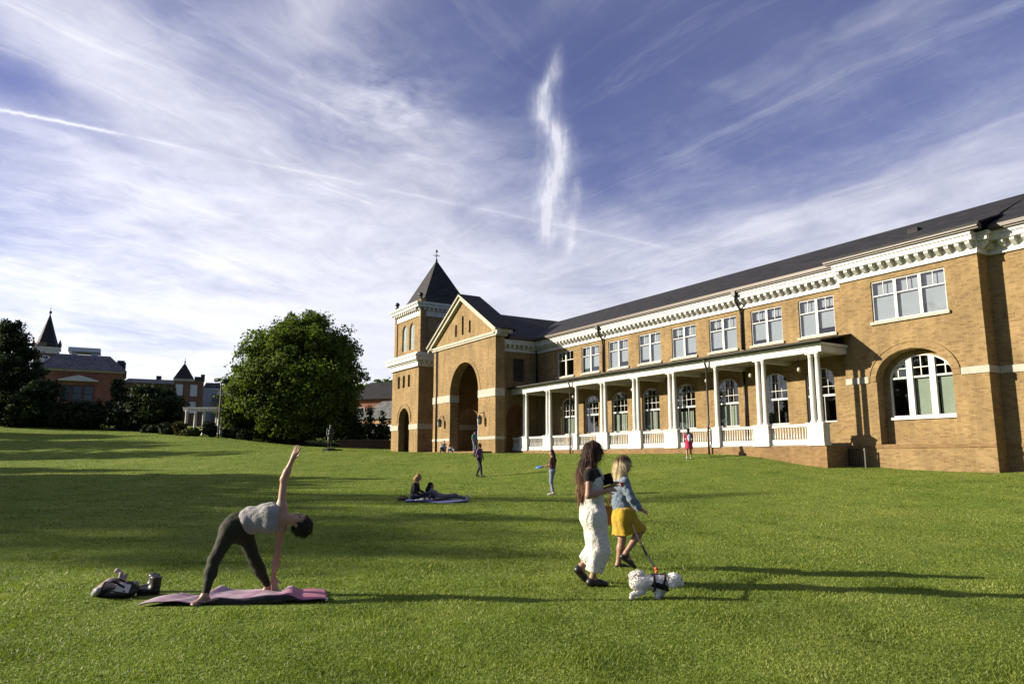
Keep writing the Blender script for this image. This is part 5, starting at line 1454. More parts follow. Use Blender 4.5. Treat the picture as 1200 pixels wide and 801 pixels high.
M_FUR = cloth('white_fur', (1.0, .95, .87), .95, .08, 40., .9, .4)
def curls(X, Y, Z):
    return .0022*(np.sin(110*X+2*np.sin(70*Z))*np.sin(105*Y+1.5*np.sin(60*X))+np.sin(120*Z+2*np.sin(90*Y))*.7)
dog_me = sdf_mesh('dog_body', P, .0065, [M_FUR], curls)
link('body', dog_me, dg)
def dog_coat(n=4500):
    g = np.random.default_rng(12)
    v = np.empty(len(dog_me.vertices)*3, np.float32); dog_me.vertices.foreach_get('co', v); v = v.reshape(-1, 3)
    nn = np.empty(len(dog_me.vertices)*3, np.float32); dog_me.vertex_normals.foreach_get('vector', nn); nn = nn.reshape(-1, 3)
    k = g.integers(0, len(v), n); p = v[k]; m = nn[k]
    ln = (.010+.010*g.random(n))*np.where(p[:, 2] < .06, .55, 1.)*np.where((p[:, 0] > .17), .75, 1.)
    d = m*.55+g.normal(size=(n, 3))*.42+np.array([-.25, 0, -.38]); d /= np.linalg.norm(d, axis=1)[:, None]
    s = np.cross(d, g.normal(size=(n, 3))); s /= np.linalg.norm(s, axis=1)[:, None]
    w = .0042
    q = p-m*.003; c1 = q+d*(ln*.55)[:, None]+m*(ln*.18)[:, None]; tip = q+d*ln[:, None]
    V = np.stack([q-s*w, q+s*w, c1+s*w, c1-s*w, tip+s*.0012, tip-s*.0012], 1).reshape(-1, 3)
    b = np.arange(n)[:, None]*6
    F = np.concatenate([b+np.array([0, 1, 2, 3]), b+np.array([3, 2, 4, 5])])
    V[:, 2] = np.maximum(V[:, 2], .006)
    return mesh_np('coat', V, F, [M_FUR], True)
link('coat', dog_coat(), dg)
m = MB(); m.lathe([(.005, -.016), (.018, -.007), (.02, .004), (.008, .014)], (.302, -.03, .215), 8); m.build('nose', M_EYE, dg)
for q in (-.068, .022):
    m = MB(); m.lathe([(.004, -.013), (.013, -.005), (.013, .005), (.004, .013)], (.258, q, .272), 8); m.build('eye', M_EYE, dg)
m = MB()
for x0, tilt in ((.072, .03), (-.02, 0.)):
    ring = [(x0+tilt*math.sin(k*PI/10), .118*math.cos(k*PI/10), .215+.122*math.sin(k*PI/10)) for k in range(21)]
    m.tube(ring, .012, 6)
m.obox((.02, -.108, .19), (.14, .02, .07), Matrix.Rotation(rad(22), 3, 'Y')); m.obox((.025, 0, .322), (.12, .05, .014), Matrix.Rotation(rad(-6), 3, 'Y'))
m.tube([(.075, -.112, .19), (.115, -.075, .125), (.125, 0, .105), (.115, .075, .125), (.075, .112, .19)], .02, 6)
hs = m.build('harness', M_BLACK, dg)
m = MB(); m.tube([(.02, 0, .325), (.015, 0, .36), (.025, 0, .385)], .014, 6); m.build('clip', simple('orange_clip', (.7, .13, .03), .4), hs)
# leash
a = V3((1.66+J['wrF'][0]+.045, 10.1+J['wrF'][1]-.03, J['wrF'][2]+z-.05)); b_ = V3((DX+.02, DY, dz+.285))
ls = thing('dog_leash', 'dark strap leash running from the blonde woman to the white dog', 'leash', b_[:])
m = MB(); pts = []
for i in range(13):
    q = i/12; p = a.lerp(b_, q); p.z -= .06*math.sin(PI*q); pts.append(p-b_)
m.tube(pts[:-1]+[pts[-1]], .0125, 8); m.build('strap', M_BLACK, ls)
m = MB(); m.tube([pts[0], pts[0]+V3((0, .05, .03)), pts[0]+V3((.04, .07, .08)), pts[0]+V3((.05, .02, .08)), pts[0]], .013, 6); m.build('hand_loop', M_BLACK, ls)
m = MB(); m.tube([pts[-1]+(pts[-2]-pts[-1])*.35, pts[-1]], .017, 8); m.build('clip_end', simple('orange_webbing', (.65, .13, .04), .6), ls)

# ------------------------------------------------------------------ yoga mat, bag, boots
def mat_material():
    m, nt, b = new_mat('purple_mat')
    tc = nt.node('ShaderNodeTexCoord').outputs['Object']
    n = nt.noise(tc, 3.2, 5, .6, .8); n2 = nt.noise(tc, 9, 4, .6)
    c = nt.ramp(n, [(.3, (.18, .075, .14)), (.46, (.28, .185, .245)), (.6, (.35, .275, .32)), (.75, (.27, .08, .15))])
    x, y, z = nt.sep(tc)
    c = nt.mix(nt.math('MULTIPLY', nt.sstep(x, 1.15, 1.45), .75), c, nt.ramp(n2, [(.3, (.20, .024, .065)), (.7, (.33, .08, .15))]))
    nt.set(b, 'Base Color', c); nt.set(b, 'Roughness', .85); nt.set(b, 'Normal', nt.bump(n2, .3, .01))
    return m
mx, my = -3.62, 7.35
t = thing('yoga_mat', 'rumpled purple and pink yoga mat under the woman doing yoga', 'mat', (mx, my, gz(mx, my)))
def build_mat():
    nu, nv = 70, 24
    V = np.empty((2, nv, nu, 3))
    for j in range(nv):
        for i in range(nu):
            a = i/(nu-1); b = j/(nv-1)
            x = 1.78*a+.14*b*(1-a)-.18*b*a; y = .24*a+.66*b
            win = 1/(1+math.exp(-(a-.375)/.014))/(1+math.exp((a-.80)/.02))
            hz = .026+.05*math.exp(-((a-.20-.06*b)/.05)**2)*(.4+.6*b)+.06*math.exp(-((a-.80+.05*b)/.045)**2)*(.5+.5*b)+.012*math.sin(9*a+4*b)+.010*math.sin(21*a+2*b)
            hz += .050*win*math.exp(-(b/.22)**2)
            V[1, j, i] = (x, y, hz+gz(mx+x, my+y)-gz(mx, my)); V[0, j, i] = V[1, j, i]-(0, 0, .009)
            if j == 0: V[0, j, i, 2] -= .075*win; V[0, j, i, 1] += .02*win
    I = np.arange(2*nv*nu).reshape(2, nv, nu)
    q = lambda A: np.stack([A[:-1, :-1], A[:-1, 1:], A[1:, 1:], A[1:, :-1]], -1).reshape(-1, 4)
    F = [q(I[1]), q(I[0])[:, ::-1]]
    for a, b in ((I[0, 0], I[1, 0]), (I[1, -1], I[0, -1])): F.append(np.stack([a[:-1], a[1:], b[1:], b[:-1]], -1))
    for a, b in ((I[1, :, 0], I[0, :, 0]), (I[0, :, -1], I[1, :, -1])): F.append(np.stack([a[:-1], a[1:], b[1:], b[:-1]], -1))
    F = np.concatenate(F)
    mi = np.r_[np.zeros(len(q(I[1]))), np.ones(len(F)-len(q(I[1])))]
    return mesh_np('mat', V.reshape(-1, 3), F, [mat_material(), cloth('mat_dark_side', (.03, .022, .03))], True, mi)  # near-black front drop stands in for the shadow gap under the raised edge
link('mat_sheet', build_mat(), t)
m = MB(); m.obox((1.765, .27, .028), (.02, .10, .012), Matrix.Rotation(rad(10), 3, 'Z')); m.build('mat_label', M_WHITE, t)
M_PALETONE = simple('pale_paper', (.5, .48, .44), .8)
bx, by = -4.1, 7.92
t = thing('tote_bag', 'dark open bag stuffed with pale clothes lying left of the purple mat', 'bag', (bx, by, gz(bx, by)))
P = [cap((-.13, 0, .07), (.10, .02, .07), .085, .08, .05), ell((0, -.02, .05), (.2, .13, .06), None, .04), cap((-.17, -.03, .06), (-.2, -.06, .05), .05, .035, .03)]
link('bag_body', sdf_mesh('bag_body', P, .009, [simple('dark_canvas', (.022, .02, .02), .8, .2, 10.)], folds(.008, 30, 21)), t)
P = [cap((-.15, -.03, .11), (-.06, -.01, .15), .045, .05, .02), cap((-.05, -.03, .14), (.06, .0, .13), .042, .035, .015), cap((.05, .0, .12), (.15, .03, .12), .035, .03, .015), cap((-.19, -.09, .06), (-.10, -.08, .13), .032, .035, .015), cap((-.02, .03, .17), (.0, .03, .23), .022, .014, .01), cap((0, .03, .23), (-.05, .02, .255), .012, .012, .01), cap((-.05, .02, .255), (-.075, .02, .24), .012, .01, .01), cap((.02, .04, .16), (.055, .04, .225), .02, .013, .01), ell((.02, -.06, .115), (.09, .03, .03), None, .01)]
link('clothes', sdf_mesh('clothes', P, .008, [cloth('pale_clothes', (.36, .28, .28), .9, .45, 9.)], folds(.012, 48, 22)), t)
m = MB(); m.lathe([(.03, 0), (.035, .01), (.035, .14), (.02, .17), (.02, .19)], (0, 0, 0), 12)
s2 = MB()
for q in (-.06, .07): s2.tube([(-.12, q-.06, .10), (-.06, q-.11, .17), (.03, q-.12, .18), (.12, q-.07, .11)], .011, 6)
s2.build('bag_handle', M_BLACK, t)
s2 = MB(); s2.obox((.09, -.10, .10), (.13, .02, .09), Matrix.Rotation(rad(-35), 3, 'X') @ Matrix.Rotation(rad(20), 3, 'Z')); s2.build('notebook', M_PALETONE, t)
s2 = MB(); s2.obox((-.1, -.135, .06), (.10, .012, .05), Matrix.Rotation(rad(12), 3, 'Z')); s2.build('front_pocket', M_BLACK, t)
bo = m.build('bottle', simple('grey_bottle', (.3, .32, .33), .25), t, (-.22, -.07, .035), (rad(70), 0, rad(40)))
for i, (x, y, rz) in enumerate([(-3.80, 8.06, 15), (-3.90, 8.22, 40)]):
    t = thing('boot', ['black ankle boot standing upright beside the dark bag', 'black ankle boot half hidden behind the other boot'][i], 'boot', (x, y, gz(x, y)), rad(rz))
    P = [cap((0, 0, .05), (-.13, 0, .038), .05, .036, .03), cap((0, 0, .05), (.01, 0, .15), .052, .05, .03), cone((.01, 0, .09), (.015, 0, .185), .052, .058, .02)]
    link('upper', sdf_mesh('upper', P, .007, [M_SHOE], folds(.003, 50, 30+i)), t)
    m = MB(); m.box(-.16, .05, -.04, .04, 0, .022); m.box(-.02, .05, -.038, .038, .0225, .045); m.build('sole', simple('sole', (.02, .017, .015), .8), t)

# ------------------------------------------------------------------ people further off
def stance(h, ang, stride=.0, el=((.0, -.05), (.0, -.05)), lean=0.):
    """standing or walking figure, forward = (cos ang, sin ang); el: (elbow fwd, wrist fwd) for near and far arm"""
    s = h/1.7; f = V3((math.cos(ang), math.sin(ang), 0)); r = V3((math.sin(ang), -math.cos(ang), 0))
    u = V3((0, 0, 1))
    def P(a, b, c): return tuple(f*(a*s+lean*c*s)+r*(b*s)+u*(c*s))
    J = dict(head=P(.02, 0, 1.585), neck=P(0, 0, 1.42), chest=P(0, 0, 1.22), waist=P(0, 0, 1.04), pelvis=P(0, 0, .9))
    for q, sg, st, (e, w) in (('N', 1, stride, el[0]), ('F', -1, -stride, el[1])):
        J['sh'+q] = P(0, .175*sg, 1.36); J['el'+q] = P(-.03+e, .22*sg, 1.09); J['wr'+q] = P(.04+w, .2*sg, .86 if w < .15 else 1.08)
        J['hip'+q] = P(0, .09*sg, .88); J['kn'+q] = P(st*.5+.04, .095*sg, .48); J['an'+q] = P(st-.02, .1*sg, .085+(.05 if st < 0 else 0)); J['to'+q] = P(st+.14, .11*sg, .03)
    return J, f
def clothe(t, J, s, top, legs, sleeve=.4, leg_to=1., res=.012, topcut=None):
    T = torso_prims(J, s, .05, .014)
    ch, nk = sub(J, 'chest', 'neck')
    T = T[2:]+[cap(ch, ch.lerp(nk, .6), .11*s, .08*s, .05), cap(J['shN'], J['shF'], .065*s, None, .05)]
    for q in 'NF':
        sh, e, w = sub(J, 'sh'+q, 'el'+q, 'wr'+q)
        T.append(cap(sh, sh.lerp(e, min(1, sleeve*2)), .062*s, .052*s, .03))
        if sleeve > .5: T.append(cap(e, e.lerp(w, (sleeve-.5)*2), .050*s, .04*s, .03))
    child(t, 'top', sdf_mesh('top', T, res, [top], folds(.004, 36, 4)))
    P = [cap(J['hipN'], J['hipF'], .11*s, None, .06), ell(J['pelvis'], (.12*s, .15*s, .12*s), None, .05)]
    for q in 'NF':
        hp, kn, an = sub(J, 'hip'+q, 'kn'+q, 'an'+q)
        P += [cap(hp, kn, .098*s, .068*s, .04), cap(kn, kn.lerp(an, .92*leg_to), .068*s, .052*s, .03)]
    if legs: child(t, 'trousers', sdf_mesh('trousers', P, res, [legs], folds(.003, 40, 6)))
def small_hair(t, J, face, s, mat, length, res=.011):
    h = V3(J['head']); f = V3(face).normalized()
    P = [ell(h+V3((0, 0, .03*s))-f*.018*s, (.09*s, .09*s, .09*s), None, .02), ell(h-f*.05*s-V3((0, 0, .03*s)), (.075*s, .075*s, .09*s), None, .03)]
    if length > .1: P += [cap(h-f*.06*s-V3((0, 0, .03)), h-f*.10*s-V3((0, 0, length*.6)), .07*s, .085*s, .03), cap(h-f*.10*s-V3((0, 0, length*.55)), h-f*.12*s-V3((0, 0, length)), .08*s, .035*s, .03)]
    child(t, 'hair', sdf_mesh('hair', P, res, [mat], strands(.005, 60, 5)))
M_PURPLE = cloth('purple_shirt', (0.1216, 0.0570, 0.1520), .85, .2); M_NAVY = cloth('dark_jeans', (0.0152, 0.0167, 0.0342), .9, .2); M_JEANS = cloth('pale_jeans', (0.1824, 0.2204, 0.3040), .9, .15)
M_MAUVE = cloth('rust_top', (0.1216, 0.0494, 0.0380), .85, .2); M_PINK = cloth('raspberry_dress', (0.3496, 0.0228, 0.0646), .85, .15); M_LBLUE = cloth('pale_blue_bag', (0.2660, 0.3420, 0.4408), .7, .15)
M_TEAL = cloth('teal_top', (0.0760, 0.2432, 0.2736), .85, .15); M_PLAID = cloth('plaid_shirt', (0.3192, 0.3344, 0.3800), .9, .35, 60.); M_PALETOP = cloth('white_top', (0.4940, 0.4712, 0.4256), .9, .1)
M_BLUE = cloth('blue_blanket', (0.0570, 0.0760, 0.2584), .9, .25, 6.); M_GREYTOP = cloth('grey_top', (0.1216, 0.1140, 0.1178), .9, .2); M_KHAKI = cloth('grey_trousers', (0.1140, 0.1064, 0.1140), .9, .2)

# man in purple walking
t, z = person_root('person in purple shirt and dark trousers walking alone towards the brick arch', -1.68, 38.2)
J, f = stance(1.72, rad(-25), .19, ((-.05, -.06), (.06, .12)))
child(t, 'body', body_mesh(J, 1., .012, (0, 0, 1), f, skin=M_SKIN3)); clothe(t, J, 1., M_PURPLE, M_NAVY, .45); small_hair(t, J, f, 1., M_HAIRB, .05); shoes(t, J, M_SHOE)
bp_ = thing('backpack', 'dark backpack on the person in the purple shirt', 'bag', (-1.68-.0, 38.2, z+1.0))
child(bp_, 'pack', sdf_mesh('pack', [ell(V3((0, 0, .2))-f*.2, (.10, .15, .2), frame((0, 0, 1), f), .03), ell(V3((0, 0, .1))-f*.27, (.05, .11, .1), frame((0, 0, 1), f), .03)], .012, [M_BLACK]))
m = MB()
for q in (-.1, .1):
    r = V3((f.y, -f.x, 0))*q; m.tube([r-f*.12+V3((0, 0, .36)), r+V3((0, 0, .45)), r+f*.13+V3((0, 0, .3)), r+f*.05+V3((0, 0, .05)), r-f*.15+V3((0, 0, .02))], .02, 6)
m.build('shoulder_strap', M_BLACK, bp_)

# girl with the frisbee
t, z = person_root('girl with long black hair in pale jeans holding a blue frisbee', 1.46, 27.0)
J, f = stance(1.62, rad(168), .03, ((.06, .30), (.10, .34)), -.01)
child(t, 'body', body_mesh(J, .95, .01, (0, 0, 1), f, skin=M_SKIN2)); clothe(t, J, .95, M_MAUVE, M_JEANS, .3, 1., .01); small_hair(t, J, f, .95, M_HAIRB, .48, .01); shoes(t, J, M_PALETOP, .95)
fx = V3((1.46, 27.0, z))+f*.47+V3((0, -.02, .99))
fr = tag(link('frisbee', None, None, fx), 'blue frisbee held out by the girl in pale jeans', 'frisbee')
m = MB(); m.lathe([(.0, 0.03), (.06, .03), (.115, .024), (.135, .008), (.135, -.012), (.126, -.012), (.122, .008), (.06, .02), (.0, .02)][::-1], (0, 0, 0), 24)
o = m.build('disc', simple('blue_plastic', (.05, .22, .62), .35), fr, None, (rad(12), rad(-8), 0))

# girl in the raspberry dress
t, z = person_root('girl in raspberry dress walking towards the porch', 9.0, 37.5)
J, f = stance(1.58, rad(75), .10, ((.0, .0), (-.05, -.05)))
child(t, 'body', body_mesh(J, .93, .012, (0, 0, 1), f, skin=M_SKIN2))
P = torso_prims(J, .93, .05, .018)+[cap(J['shN'], J['shF'], .062, None, .05), cone(V3(J['waist']), V3(J['pelvis'])+V3((0, 0, -.32)), .13, .22, .06)]
for q in 'NF': sh, e = sub(J, 'sh'+q, 'el'+q); P.append(cap(sh, sh.lerp(e, .6), .062, .056, .03))
child(t, 'dress', sdf_mesh('dress', P, .012, [M_PINK], folds(.008, 26, 8, .1))); small_hair(t, J, f, .93, M_HAIRB, .34); shoes(t, J, M_PALETOP, .93)
bp_ = thing('backpack', 'pale blue backpack on the girl in the raspberry dress', 'bag', (9.0, 37.5, z+.9))
child(bp_, 'pack', sdf_mesh('pack', [ell(V3((.05, 0, .18))-f*.19, (.10, .13, .18), frame((0, 0, 1), f), .03), ell(V3((.05, 0, .08))-f*.26, (.045, .09, .09), frame((0, 0, 1), f), .03)], .012, [M_LBLUE]))
m = MB(); r = V3((f.y, -f.x, 0))
for q in (-.1, .1): m.tube([r*q-f*.12+V3((0, 0, .34)), r*q+V3((0, 0, .42)), r*q+f*.13+V3((0, 0, .28)), r*q+f*.05+V3((0, 0, .05))], .02, 6)
m.build('shoulder_strap', M_LBLUE, bp_)

# two friends on the blanket
blx, bly = -2.35, 23.45; bz = gz(blx, bly)
t = thing('picnic_blanket', 'blue blanket spread on the lawn under the two sitting friends', 'blanket', (blx, bly, bz))
def build_blanket():
    nu, nv = 40, 24; g = np.random.default_rng(5)
    V = np.empty((2, nv, nu, 3))
    for j in range(nv):
        for i in range(nu):
            a = i/(nu-1)-.5; b = j/(nv-1)-.5
            x = 1.9*a; y = 1.3*b+.15*a
            V[1, j, i] = (x, y, .035+.02*math.sin(9*a+5*b)+.015*math.sin(17*b+6*a)+gz(blx+x, bly+y)-bz); V[0, j, i] = V[1, j, i]-(0, 0, .03)
    I = np.arange(2*nv*nu).reshape(2, nv, nu)
    q = lambda A: np.stack([A[:-1, :-1], A[:-1, 1:], A[1:, 1:], A[1:, :-1]], -1).reshape(-1, 4)
    F = [q(I[1]), q(I[0])[:, ::-1]]
    for a, b in ((I[0, 0], I[1, 0]), (I[1, -1], I[0, -1])): F.append(np.stack([a[:-1], a[1:], b[1:], b[:-1]], -1))
    for a, b in ((I[1, :, 0], I[0, :, 0]), (I[0, :, -1], I[1, :, -1])): F.append(np.stack([a[:-1], a[1:], b[1:], b[:-1]], -1))
    return mesh_np('blanket', V.reshape(-1, 3), np.concatenate(F), [M_BLUE], True)
link('blanket_sheet', build_blanket(), t)
def seated(x, y, head, neck, chest, waist, pelvis, knees, ankles, toes, elbows, wrists, face):
    J = dict(head=head, neck=neck, chest=chest, waist=waist, pelvis=pelvis)
    c, n_, p = V3(chest), V3(neck), V3(pelvis); f = V3(face); f.z = 0; f.normalize(); r = V3((f.y, -f.x, 0))
    for q, sg, i in (('N', 1, 0), ('F', -1, 1)):
        J['sh'+q] = tuple(n_.lerp(c, .28)+r*.165*sg); J['hip'+q] = tuple(p+r*.09*sg)
        J['kn'+q] = knees[i]; J['an'+q] = ankles[i]; J['to'+q] = toes[i]; J['el'+q] = elbows[i]; J['wr'+q] = wrists[i]
    return J
t, z = person_root('fair-haired woman in black top sitting upright on the blue blanket', -3.02, 23.4)
J = seated(0, 0, (.08, 0, .74), (.02, 0, .58), (-.04, 0, .40), (-.07, 0, .24), (-.08, 0, .13), [(.36, -.14, .22), (.34, .16, .22)], [(.60, -.05, .10), (.62, .1, .1)], [(.74, -.08, .09), (.76, .1, .09)], [(-.02, -.22, .33), (.06, .2, .33)], [(.16, -.16, .2), (.24, .1, .26)], (1, -.1, 0))
child(t, 'body', body_mesh(J, .93, .011, (.15, 0, 1), (1, -.15, -.35))); clothe(t, J, .93, M_BLACK, M_NAVY, .95, 1., .011)
small_hair(t, J, (1, 0, -.2), .95, hairmat('fair_hair', (.26, .15, .07)), .14)
t, z = person_root('dark-haired woman in grey top leaning back with outstretched legs on the blue blanket', -2.45, 23.5)
J = seated(0, 0, (-.12, 0, .50), (-.11, 0, .35), (-.02, 0, .24), (.12, 0, .15), (.24, 0, .13), [(.66, -.09, .20), (.66, .1, .17)], [(1.0, -.09, .09), (1.02, .1, .09)], [(1.06, -.09, .17), (1.09, .1, .17)], [(-.26, -.2, .2), (-.26, .2, .2)], [(-.3, -.24, .06), (-.16, .24, .06)], (1, 0, 0))
child(t, 'body', body_mesh(J, .93, .011, (-.25, 0, 1), (1, -.1, .2), skin=M_SKIN2)); clothe(t, J, .93, M_GREYTOP, M_KHAKI, .9, 1., .011); small_hair(t, J, (1, 0, .3), .95, M_HAIRB, .2); shoes(t, J, M_PALETOP, .9)
x, y = -3.44, 23.5
t = thing('picnic_bag', 'small dark bag lying left of the blue blanket', 'bag', (x, y, gz(x, y)))
child(t, 'bag_body', sdf_mesh('bag_body', [cap((-.14, 0, .05), (.12, 0, .06), .055, .065, .03), ell((0, 0, .05), (.16, .1, .05), None, .03)], .012, [M_BLACK], folds(.006, 30, 3)))
m = MB(); m.tube([(-.1, 0, .1), (-.05, -.05, .16), (.05, -.05, .16), (.1, 0, .1)], .012, 6); m.build('bag_handle', M_BLACK, t)
t = thing('paper_bundle', 'crumpled white paper on the blue blanket by the fair-haired woman', 'paper', (-2.86, 23.02, bz+.05))
child(t, 'paper', sdf_mesh('paper', [ell((0, 0, .03), (.14, .1, .03), None, .02), ell((.08, .03, .05), (.07, .06, .035), None, .02)], .01, [M_WHITE], folds(.01, 40, 2)))

# people at the arch
st = lambda lx, ly: (P0[0]+math.sin(BA)*lx+math.cos(BA)*ly, P0[1]-math.cos(BA)*lx+math.sin(BA)*ly)
def placed(label, lx, ly, zz):
    x, y = st(lx, ly)
    return thing('person', label, 'person', (x, y, zz))
t = placed('person in plaid shirt and dark trousers sitting on the steps before the arch', -33.6, -5.05, 1.95)
J = seated(0, 0, (.06, -.12, .95), (.02, -.06, .80), (0, -.02, .62), (0, 0, .44), (0, .02, .28), [(.2, -.40, .46), (-.18, -.40, .44)], [(.2, -.46, .08), (-.2, -.46, .06)], [(.22, -.6, .03), (-.22, -.6, .02)], [(.26, -.1, .5), (-.26, -.1, .5)], [(.18, -.34, .5), (-.14, -.34, .5)], (.15, -1, 0))
child(t, 'body', body_mesh(J, 1., .014, (.1, -.1, 1), (.3, -1, -.2))); clothe(t, J, 1., M_PLAID, M_NAVY, .8, 1., .014); small_hair(t, J, (.2, -1, 0), 1., M_HAIRB, .05, .013)
t = placed('person in white top crouched low on the steps right of the plaid shirt', -32.2, -5.05, 1.95)
J = seated(0, 0, (-.12, -.3, .62), (-.06, -.2, .54), (0, -.08, .42), (.02, 0, .32), (.02, .06, .24), [(.24, -.36, .34), (-.2, -.38, .32)], [(.3, -.5, .08), (-.2, -.5, .06)], [(.32, -.62, .03), (-.22, -.62, .02)], [(.2, -.28, .3), (-.24, -.28, .3)], [(.1, -.5, .14), (-.1, -.5, .14)], (-.2, -1, 0))
child(t, 'body', body_mesh(J, .93, .014, (-.2, -.5, .8), (-.2, -.8, -.5), skin=M_SKIN2)); clothe(t, J, .93, M_PALETOP, M_JEANS, .4, 1., .014); small_hair(t, J, (0, -1, -.3), .95, hairmat('brown_hair_short', (.05, .025, .014)), .06, .013)
t = placed('person in teal top and pale jeans standing inside the big brick arch', -32.0, -3.0, 2.1)
J, f = stance(1.66, rad(-60), .04, ((.0, .05), (.02, .1)))
child(t, 'body', body_mesh(J, .97, .013, (0, 0, 1), f, skin=M_SKIN2)); clothe(t, J, .97, M_TEAL, M_JEANS, .35, 1., .013); small_hair(t, J, f, .97, M_HAIRB, .2, .013); shoes(t, J, M_PALETOP, .97)

STANCE = stance
statue()
# ------------------------------------------------------------------ sun, sky, camera
SUN_AZ = Vector((-1.0, .008, 0)).normalized()      # towards the sun, on the ground
SUN_EL = rad(18.4)
sd = Vector((SUN_AZ.x*math.cos(SUN_EL), SUN_AZ.y*math.cos(SUN_EL), math.sin(SUN_EL)))
L = bpy.data.lights.new('sun', 'SUN'); L.energy = 5.0; L.angle = rad(.8); L.color = (1., .89, .71)
lo = link('sun', L, None, (-40, 20, 40)); lo.rotation_euler = sd.to_track_quat('Z', 'Y').to_euler()

W = bpy.data.worlds.new('World'); scene.world = W; W.use_nodes = True
nt = NT(W.node_tree); bg = W.node_tree.nodes['Background']
sky = nt.node('ShaderNodeTexSky', sky_type='NISHITA'); sky.sun_disc = False
sky.sun_elevation = SUN_EL; sky.sun_rotation = math.atan2(sd.x, sd.y)
sky.altitude = 300; sky.air_density = 1.0; sky.dust_density = .6; sky.ozone_density = 3.0
dirv = nt.node('ShaderNodeTexCoord').outputs['Generated']
dx, dy, dz = nt.sep(dirv)
az = nt.math('ARCTAN2', dx, dy)                   # 0 straight ahead, + right
hyp = nt.math('SQRT', nt.math('ADD', nt.math('MULTIPLY', dx, dx), nt.math('MULTIPLY', dy, dy)))
el = nt.math('ARCTAN2', dz, hyp)
# cloud sheet high above: direction projected on a flat layer
inv = nt.math('DIVIDE', 1., nt.math('ADD', nt.math('MAXIMUM', dz, 0.), .10))
u = nt.math('MULTIPLY', dx, inv); v = nt.math('MULTIPLY', dy, inv)
def rotuv(deg, su, sv):
    c, s = math.cos(rad(deg)), math.sin(rad(deg))
    a = nt.math('ADD', nt.math('MULTIPLY', u, c*su), nt.math('MULTIPLY', v, s*su))
    b = nt.math('ADD', nt.math('MULTIPLY', u, -s*sv), nt.math('MULTIPLY', v, c*sv))
    return nt.comb(a, b, 0.)
SKYLEVEL = 1.0
def gauss(a0, e0, sa, se, rot=0.):
    """soft blob in (azimuth, elevation)"""
    c, s = math.cos(rad(rot)), math.sin(rad(rot))
    a = nt.math('SUBTRACT', az, rad(a0)); e = nt.math('SUBTRACT', el, rad(e0))
    p = nt.math('ADD', nt.math('MULTIPLY', a, c/rad(sa)), nt.math('MULTIPLY', e, s/rad(sa)))
    q = nt.math('ADD', nt.math('MULTIPLY', a, -s/rad(se)), nt.math('MULTIPLY', e, c/rad(se)))
    r = nt.math('ADD', nt.math('MULTIPLY', p, p), nt.math('MULTIPLY', q, q))
    return nt.math('EXPONENT', nt.math('MULTIPLY', r, -1.))
def add(*xs):
    r = xs[0]
    for x in xs[1:]: r = nt.math('ADD', r, x)
    return r
def mul(a, b): return nt.math('MULTIPLY', a, b)
# streaky cirrus: two directions of drawn-out noise, both warped
warp = nt.noise(rotuv(0, .8, .8), 1., 4, .6, out=1)
def wuv(deg, su, sv, k=.5):
    base = rotuv(deg, su, sv)
    return nt.vmath('ADD', base, nt.vmath('SCALE', nt.vmath('SUBTRACT', warp, (.5, .5, .5)), None, k))
n1 = nt.noise(wuv(57, .55, 1.8, 1.3), 1.6, 6, .62, .35)
n2 = nt.noise(wuv(130, .50, 1.9, 1.1), 1.5, 6, .62, .3)
n3 = nt.noise(wuv(70, 1.1, 1.1, .5), 3.2, 5, .64, .2)
n4 = nt.noise(wuv(20, 1., 1., .2), 17., 3, .6, .2)
n5 = nt.noise(wuv(100, 1., 1., .2), 1.2, 3, .55, .2)
SKY_COVER = None
# where the cloud lies; unseen overhead and far-left cloud is added for its light
cover = add(mul(gauss(-36, 3, 34, 13), .60), mul(gauss(-14, 6, 26, 8), .34), mul(gauss(8, 8, 26, 9), .36), mul(gauss(-22, 19, 20, 8, -30), .40), mul(gauss(-35, 29, 13, 5, -28), .36),
            mul(gauss(-16, 33, 5, 8, -50), .34), mul(gauss(-8, 23, 9, 8), .30), mul(gauss(36, 19, 14, 6, 18), .28), mul(gauss(24, 31, 18, 5), -.10), mul(gauss(22, 13, 16, 6, 12), .30),
            mul(gauss(20, 27, 22, 1.4, 14), .12),
            mul(gauss(-36, 24, 6, 1.6, -14), -.30), mul(gauss(13, 25, 13, 5), -.12), mul(gauss(-4, 33, 6, 6), -.22), mul(gauss(-27, 20, 10, 1.2, -22), -.12), mul(gauss(-16, 12, 12, 1.5, -6), -.14), mul(gauss(-25, 8, 10, 2.2, -8), -.30), mul(gauss(-8, 13, 7, 2.2, -12), -.16), mul(gauss(30, 9, 32, 8), .16), mul(nt.sstep(el, rad(44), rad(64)), .42), mul(nt.sstep(az, rad(-42), rad(-60)), .30))
left = nt.sstep(az, rad(10), rad(-16))
tex = add(mul(n1, left), mul(n2, nt.math('SUBTRACT', 1., left)))
tex = add(mul(tex, .80), mul(n3, .34), mul(n5, .14))
back = mul(nt.sstep(az, rad(70), rad(52)), nt.sstep(az, rad(-150), rad(-120)))  # unseen sky behind kept clear to hold fill light down
high = nt.sstep(el, rad(46), rad(62))
back = nt.math('MAXIMUM', back, high)
ripple = mul(nt.math('SUBTRACT', n4, .42), mul(gauss(-10, 26.5, 6, 3.5), .55))
raw = add(tex, mul(cover, .90), ripple)
cl = mul(nt.math('POWER', nt.sstep(raw, .50, 1.42), 1.05), back)
